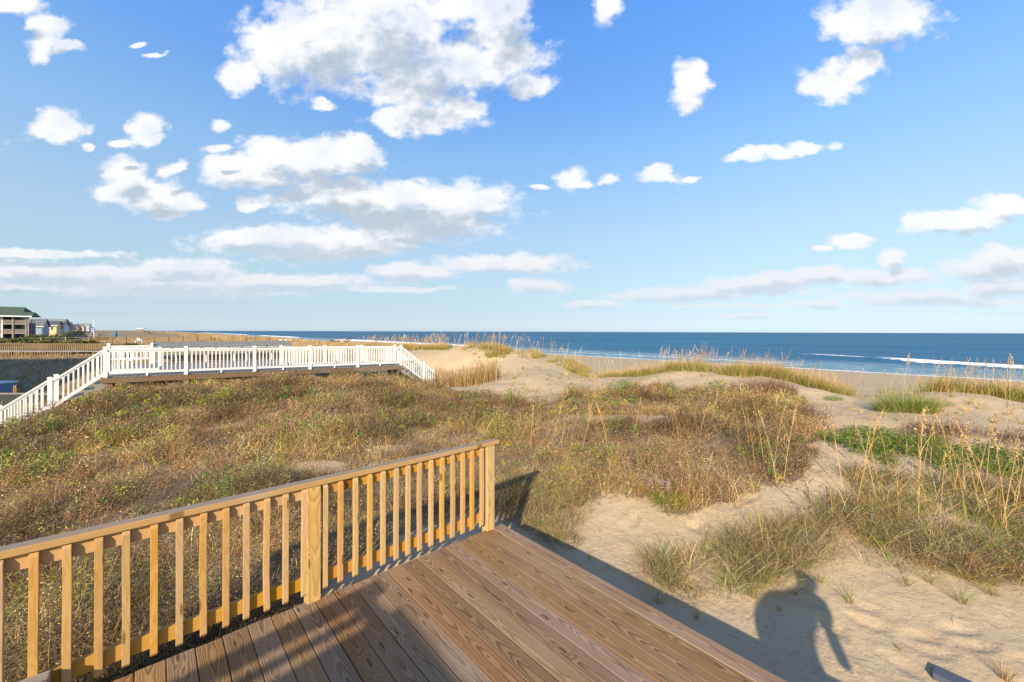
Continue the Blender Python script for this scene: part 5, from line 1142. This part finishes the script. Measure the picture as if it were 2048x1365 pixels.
# bushes of beach grass on the dunes
def clump(px_, py_, wid, h, n, names, wts, lb, lean=.35, cat='grass clump', name='beach_grass_clump', w_=.009, droop=.6, group=None, depth=.6):
    X, Y = ground_at(px_, py_); v = Veg(); a = rng.uniform(0, 6.3, n); r = np.sqrt(rng.random(n)); bx = X+r*np.cos(a)*wid/2; by = Y+r*np.sin(a)*wid/2*depth
    v.blades(np.stack([bx, by, zfast(bx, by)-.03], 1), a+rng.normal(0, .8, n), np.abs(rng.normal(lean, .2, n)), h*rng.uniform(.5, 1.15, n)*(1-.45*r*r), np.full(n, w_)*rng.uniform(.7, 1.3, n), pick(names, wts, n), rng.uniform(.05, droop, n), 3, .15)
    o = v.build(name, lb, cat, None, None, (X, Y, gzf(X, Y)))
    if group: o['group'] = group
    return o
clump(1815, 822, 1.5, .66, 1900, ['green', 'fresh', 'olive', 'straw', 'tan'], [3, 1.8, 1.5, .8, .6], 'large rounded green grass clump on the sand between the two right-hand dunes', .25)
clump(1668, 800, .5, .26, 220, ['green', 'fresh', 'straw'], [3, 1, .8], 'small green grass clump on the bare dune left of the large rounded one')
clump(1888, 812, .5, .24, 160, ['green', 'fresh', 'straw'], [3, 1, .8], 'small green grass clump just right of the large rounded one')
clump(1755, 862, .22, .22, 60, ['green', 'fresh'], [2, 1], 'single small green sprout in front of the large rounded grass clump')
clump(1525, 788, 2.1, .62, 2000, ['rust', 'brown', 'grey', 'dark'], [3, 2, 1.2, .8], 'low reddish-brown bush of upright twigs at the foot of the central dune', .28, 'shrub', 'twig_bush', .011, .1)
clump(1540, 802, 1.9, .30, 600, ['lime', 'olive', 'straw'], [2, 1.6, 1.2], 'yellow-green grass clump in front of the reddish-brown twig bush', .35)
clump(1120, 1082, .55, .24, 520, ['dark', 'brown', 'grey', 'rust'], [2, 2.4, 1.6, 1], 'dark twiggy shrub at the edge of the deck shadow near the corner post', .7, 'shrub', 'twig_bush', .0045, .5)
clump(1560, 1120, .7, .30, 620, ['dark', 'brown', 'grey', 'tan'], [2, 2, 2.2, 1], 'grey-brown twiggy shrub on the sand left of the shadow of the head', .8, 'shrub', 'twig_bush', .0045, .5)
clump(1330, 1150, .8, .30, 420, ['grey', 'tan', 'brown', 'olive'], [2, 1.6, 1.4, 1], 'sparse grey shrub with arching stems beside the deck shadow', .8, 'shrub', 'twig_bush', .0042, .7)
clump(1035, 1000, .65, .42, 520, ['straw', 'green', 'olive', 'cream', 'tan'], [2.2, 1.6, 1.4, 1, 1], 'arching straw and green grass clump beside the corner post', .5, w_=.0048, droop=1.0)
clump(1210, 1060, .35, .15, 120, ['tan', 'rust', 'green'], [2, 1, 1], 'flat reddish tuft on the sand right of the dark twiggy shrub', .7, w_=.004)
# white-flowered plant
X, Y = ground_at(1338, 1018); v = Veg(); n = 420; a = rng.uniform(0, 6.3, n); r = np.sqrt(rng.random(n))*.22; f = rng.random(n)
v.blades(np.stack([X+r*np.cos(a), Y+r*np.sin(a), np.full(n, gzf(X, Y))+f*.16], 1), a, np.abs(rng.normal(.9, .3, n)), rng.uniform(.08, .17, n), np.full(n, .009), pick(['olive', 'green', 'lime', 'orange'], [2, 2, 1.4, .3], n), rng.uniform(0, .6, n), 3, .2)
fl_p = link('flowering_plant', None, None, (X, Y, gzf(X, Y))); tag(fl_p, 'leafy green plant topped with fluffy white seed heads at the edge of the scrub', 'plant')
o = v.build('leaves', None, None, None, fl_p, (X, Y, gzf(X, Y)))
v = Veg()
for k in range(9):
    n = 90; cx, cy, cz = X+random.uniform(-.24, .24), Y+random.uniform(-.05, .25), gzf(X, Y)+random.uniform(.26, .40)
    q = rng.normal(0, 1, (n, 3)); q /= np.linalg.norm(q, axis=1)[:, None]; q *= rng.uniform(.2, 1, (n, 1))*np.array([.045, .045, .06])
    v.leaves(q+np.array([cx, cy, cz]), np.full(n, .008), pick(['grey'], [1], n)*1.6, 0)
    v.blades(np.array([[cx, cy, cz-.3]]), np.array([0.]), np.array([0.]), np.array([.3]), np.array([.005]), pick(['brown'], [1], 1), np.array([0.]), 2, .8)
v.build('seed_heads', None, None, None, fl_p, (X, Y, gzf(X, Y)))

# --- 7. tall sea oat stalks in the right foreground and across the middle: separate plants with stem and seed head
def oat_meshes(seed, h, bare):
    global rng; keep = rng; rng = np.random.default_rng(seed)
    lean = rng.uniform(0, .16); dr = rng.uniform(.02, .12); v = Veg(); one = np.ones(1)
    P = np.array([[0, 0, -.03]])
    c = pick(['straw', 'tan', 'cream'], [2, 2, .6], 1)
    for tw in (0., 1.57): v.blades(P, 0*one, lean*one, h*one, .0085*one, c, dr*one, 6, .4, 0+tw*one)
    for k in range(4):
        f = rng.uniform(.1, .6); hx_ = h*(math.sin(lean)*f+dr*f*f); hz_ = h*(math.cos(lean)*f-dr*.55*f**3)
        v.blades(np.array([[hx_, 0, hz_]]), rng.uniform(0, 6.3, 1), .3*one, rng.uniform(.2, .4, 1), .004*one, c*.95, rng.uniform(.3, .9, 1), 4, .1)
    stem = newmesh('stem', np.concatenate(v.V), np.concatenate(v.F), 4, [M_fol], False, np.concatenate(v.C)); v = Veg()
    n = 22 if bare else 95; f = rng.uniform(.76, 1.0, n); sp = (1.04-f)*.17
    Q = np.stack([h*(np.sin(lean)*f+dr*f*f)+rng.normal(0, 1, n)*sp*.5, rng.normal(0, 1, n)*sp*.5, h*(np.cos(lean)*f-dr*.55*f**3)-rng.uniform(0, .04, n)], 1)
    v.leaves(Q, .010*rng.uniform(.7, 1.4, n), pick(['cream', 'straw', 'tan', 'brown'], [.7, 2, 2, 1], n), -.6)
    v.blades(np.array([[h*(np.sin(lean)*.72+dr*.52), 0, h*(np.cos(lean)*.72-dr*.2)]]), 0*one, (lean+dr*1.3)*one, h*.29*one, .005*one, c, .1*one, 3, .4)
    head = newmesh('seed_head', np.concatenate(v.V), np.concatenate(v.F), 4, [M_fol], False, np.concatenate(v.C)); rng = keep
    return stem, head
OM = [oat_meshes(40+i, 1.0, i % 3 == 2) for i in range(7)]
def oat(px_, py_, pytop, lb, grp, thick=1.0):
    X, Y = ground_at(px_, py_); z = gzf(X, Y); h = max(.3, z*-1+CAMZ-(pytop-0.003*(px_-1024)-HOR)/F*Y)
    st_m, hd_m = OM[random.randrange(7)]; o = link('sea_oat', None, None, (X, Y, z), (0, 0, random.choice((random.uniform(-.6, .6), random.uniform(2.5, 3.8))))); o.scale = (h*thick if False else h, h, h)
    tag(o, lb, 'sea oat', grp); a = link('stem', st_m, o); b_ = link('seed_head', hd_m, o)
g1 = 'tall sea oat stalks standing over the grass at right'; l1 = 'tall straw-coloured sea oat stalk standing in the grass on the right side'
for (x, yb, yt) in [(1668,1045,905),(1690,1000,830),(1712,1022,800),(1755,1010,835),(1762,985,860),(1835,1000,815),(1838,1035,810),(1860,960,840),(1895,990,815),(1905,1000,830),(1920,1010,820),(1930,1000,845),(1950,1005,812),(1965,1040,820),(1985,1045,850),(2004,1065,870),(2018,1075,830),(2030,1030,800),(2045,1025,860),(1935,1045,865),(1975,960,850),(1728,940,820),(1780,950,818),(1848,935,800),(1880,930,805),(1990,930,800),(2040,940,790),(1698,880,815),(1815,915,835),(1648,925,870),(2060,1080,820),(2090,1040,800),(1880,1060,900),(1800,1060,880)]:
    oat(x, yb, yt, l1, g1)
g2 = 'sea oat stalks rising from the scrub in the middle'; l2 = 'slim pale sea oat stalk rising from the brown scrub in the middle of the photo'
for (x, yb, yt) in [(1062,905,810),(1105,900,800),(1122,905,825),(1165,910,815),(1215,890,800),(1270,870,790),(1350,885,795),(1360,890,800),(1385,850,790),(1400,870,800),(1500,900,795),(1512,945,800),(1530,940,790),(1545,960,800),(1556,975,810),(1568,965,800),(1530,1105,935),(720,905,810),(712,850,790),(530,885,835),(930,800,765),(950,795,755),(975,800,760),(1420,860,790),(1460,880,800),(1480,900,810)]:
    oat(x, yb, yt, l2, g2)
g3 = 'sea oat stalks on the right-hand dune'; l3 = 'feathery sea oat stalk on the right-hand dune reaching above the beach'
for (x, yb, yt) in [(1805,800,700),(1825,790,705),(1862,795,712),(1895,800,730),(1910,790,725),(1925,800,728),(1945,800,735),(1955,795,712),(1968,800,710),(1980,800,716),(1995,800,725),(2010,805,712),(2030,805,740),(2044,800,700),(1840,790,745),(1880,800,745),(1772,815,735),(2020,810,720)]:
    oat(x, yb, yt, l3, g3)
# dead flower stalks at left
g4 = 'dead brown flower stalks above the scrub near the white stairs'
M_stk = plain('dead_stalk', (0.13, 0.085, 0.06), .9, .3, 20.)
def dead_stalk(px_, py_, pyt, lb):
    X, Y = ground_at(px_, py_); z = gzf(X, Y); h = CAMZ-(pyt-0.003*(px_-1024)-HOR)/F*Y-z; t_ = thing('dead_flower_stalk', lb, 'stalk', (X, Y, z), random.uniform(0, 6), g4)
    mb = MB(); mb.tube([(0, 0, -.05), (.03, 0, h*.5), (-.05, .02, h)], [.008, .006, .005], 5)
    for k in range(9):
        f = random.uniform(.3, .95); a = random.uniform(0, 6.3); r = random.uniform(.04, .12); mb.tube([(0, 0, h*f), (r*math.cos(a), r*math.sin(a), h*f+.06)], [.005, .003], 4)
    mb.build('stem', M_stk, t_)
    v = Veg(); n = 60; a = rng.uniform(0, 6.3, n); r = .08*np.sqrt(rng.random(n)); v.leaves(np.stack([r*np.cos(a)-.05, r*np.sin(a), h+rng.uniform(-.04, .04, n)], 1), np.full(n, .012), pick(['grey', 'brown', 'cream'], [2, 2, .5], n)); v.build('flower_head', None, None, None, t_)
for q_ in ((280, 880, 818, 'dead brown flower stalk with a flat top below the walkway corner post'), (108, 862, 806, 'dead brown flower stalk in front of the post of the white stairs'), (60, 880, 826, 'dead brown flower stalk at the lower end of the white stairs'), (158, 812, 752, 'dead leafy stalk against the upper half of the white stair railing'), (1890, 1075, 1000, 'dark dead stalk among the grass at right'), (1618, 1050, 960, 'dark reddish dead stalk at the left edge of the right-hand grass'), (1655, 1045, 975, 'second dark dead stalk, just right of the reddish one')):
    dead_stalk(*q_)
# dark evergreen bushes by the far houses
def bush(px_, Y, w_, h_, lb, cols=('green', 'dark', 'olive')):
    X = px2(px_, Y); z = zpx(0, Y)*0+float(Hh(np.array([X]), np.array([Y]))[0]); v = Veg(); n = 900
    q = rng.normal(0, 1, (n, 3)); q /= np.linalg.norm(q, axis=1)[:, None]; q *= rng.random((n, 1))**.4
    lump = 1+.3*np.sin(q[:, :1]*5)+.2*np.sin(q[:, 1:2]*7); q = q*lump*np.array([w_/2, w_/2, h_/2]); q[:, 2] += h_*.45
    v.leaves(q+np.array([X, Y, z]), np.full(n, .10+.03*w_)*rng.uniform(.6, 1.4, n), pick(list(cols), [2, 1.5, 1.5], n)*.7, .2)
    b_ = link('shrub', None, None, (X, Y, z)); tag(b_, lb, 'shrub'); v.build('leaves', None, None, None, b_, (X, Y, z))
    mb = MB(); mb.tube([(0, 0, -.2), (.05, 0, h_*.5)], [.08, .04], 6); mb.tube([(0, 0, .1), (w_*.2, .1, h_*.6)], [.05, .02], 5); mb.tube([(0, 0, .1), (-w_*.2, -.1, h_*.55)], [.05, .02], 5); mb.build('stem', M_brn, b_)
for q_ in ((112, 90, 4.5, 1.6, 'dark bush in the yard in front of the yellow house'), (98, 84, 3.2, 1.2, 'dark low bush left of the yellow house by the rail fence'), (133, 150, 5, 2.0, 'dark green bush in front of the white-walled far house'), (148, 170, 6, 2.0, 'dark green bush below the small gabled far house'), (165, 190, 5, 2.4, 'dark bush right of the small gabled far house'), (122, 88, 3, .9, 'low dark bush by the pale rail fence'), (140, 92, 3.5, .8, 'flat dark bush furthest right along the pale rail fence'), (20, 66, 4.5, 1.1, 'dark brush heap left of the boardwalk rail, nearest the photo edge'), (48, 64, 4, .9, 'dark low brush behind the left part of the boardwalk'), (78, 68, 5, .8, 'spreading dark brush behind the middle of the boardwalk'), (160, 70, 4.5, .7, 'dark brush at the foot of the sloping pale handrails'), (70, 92, 4, 1.4, 'dark bush at the right foot of the green-roofed house'), (200, 100, 4, .7, 'dark low bush near the left end of the brown rail fence'), (250, 62, 3, .6, 'dark low bush in front of the brown rail fence left of the small white bench')):
    bush(*q_)
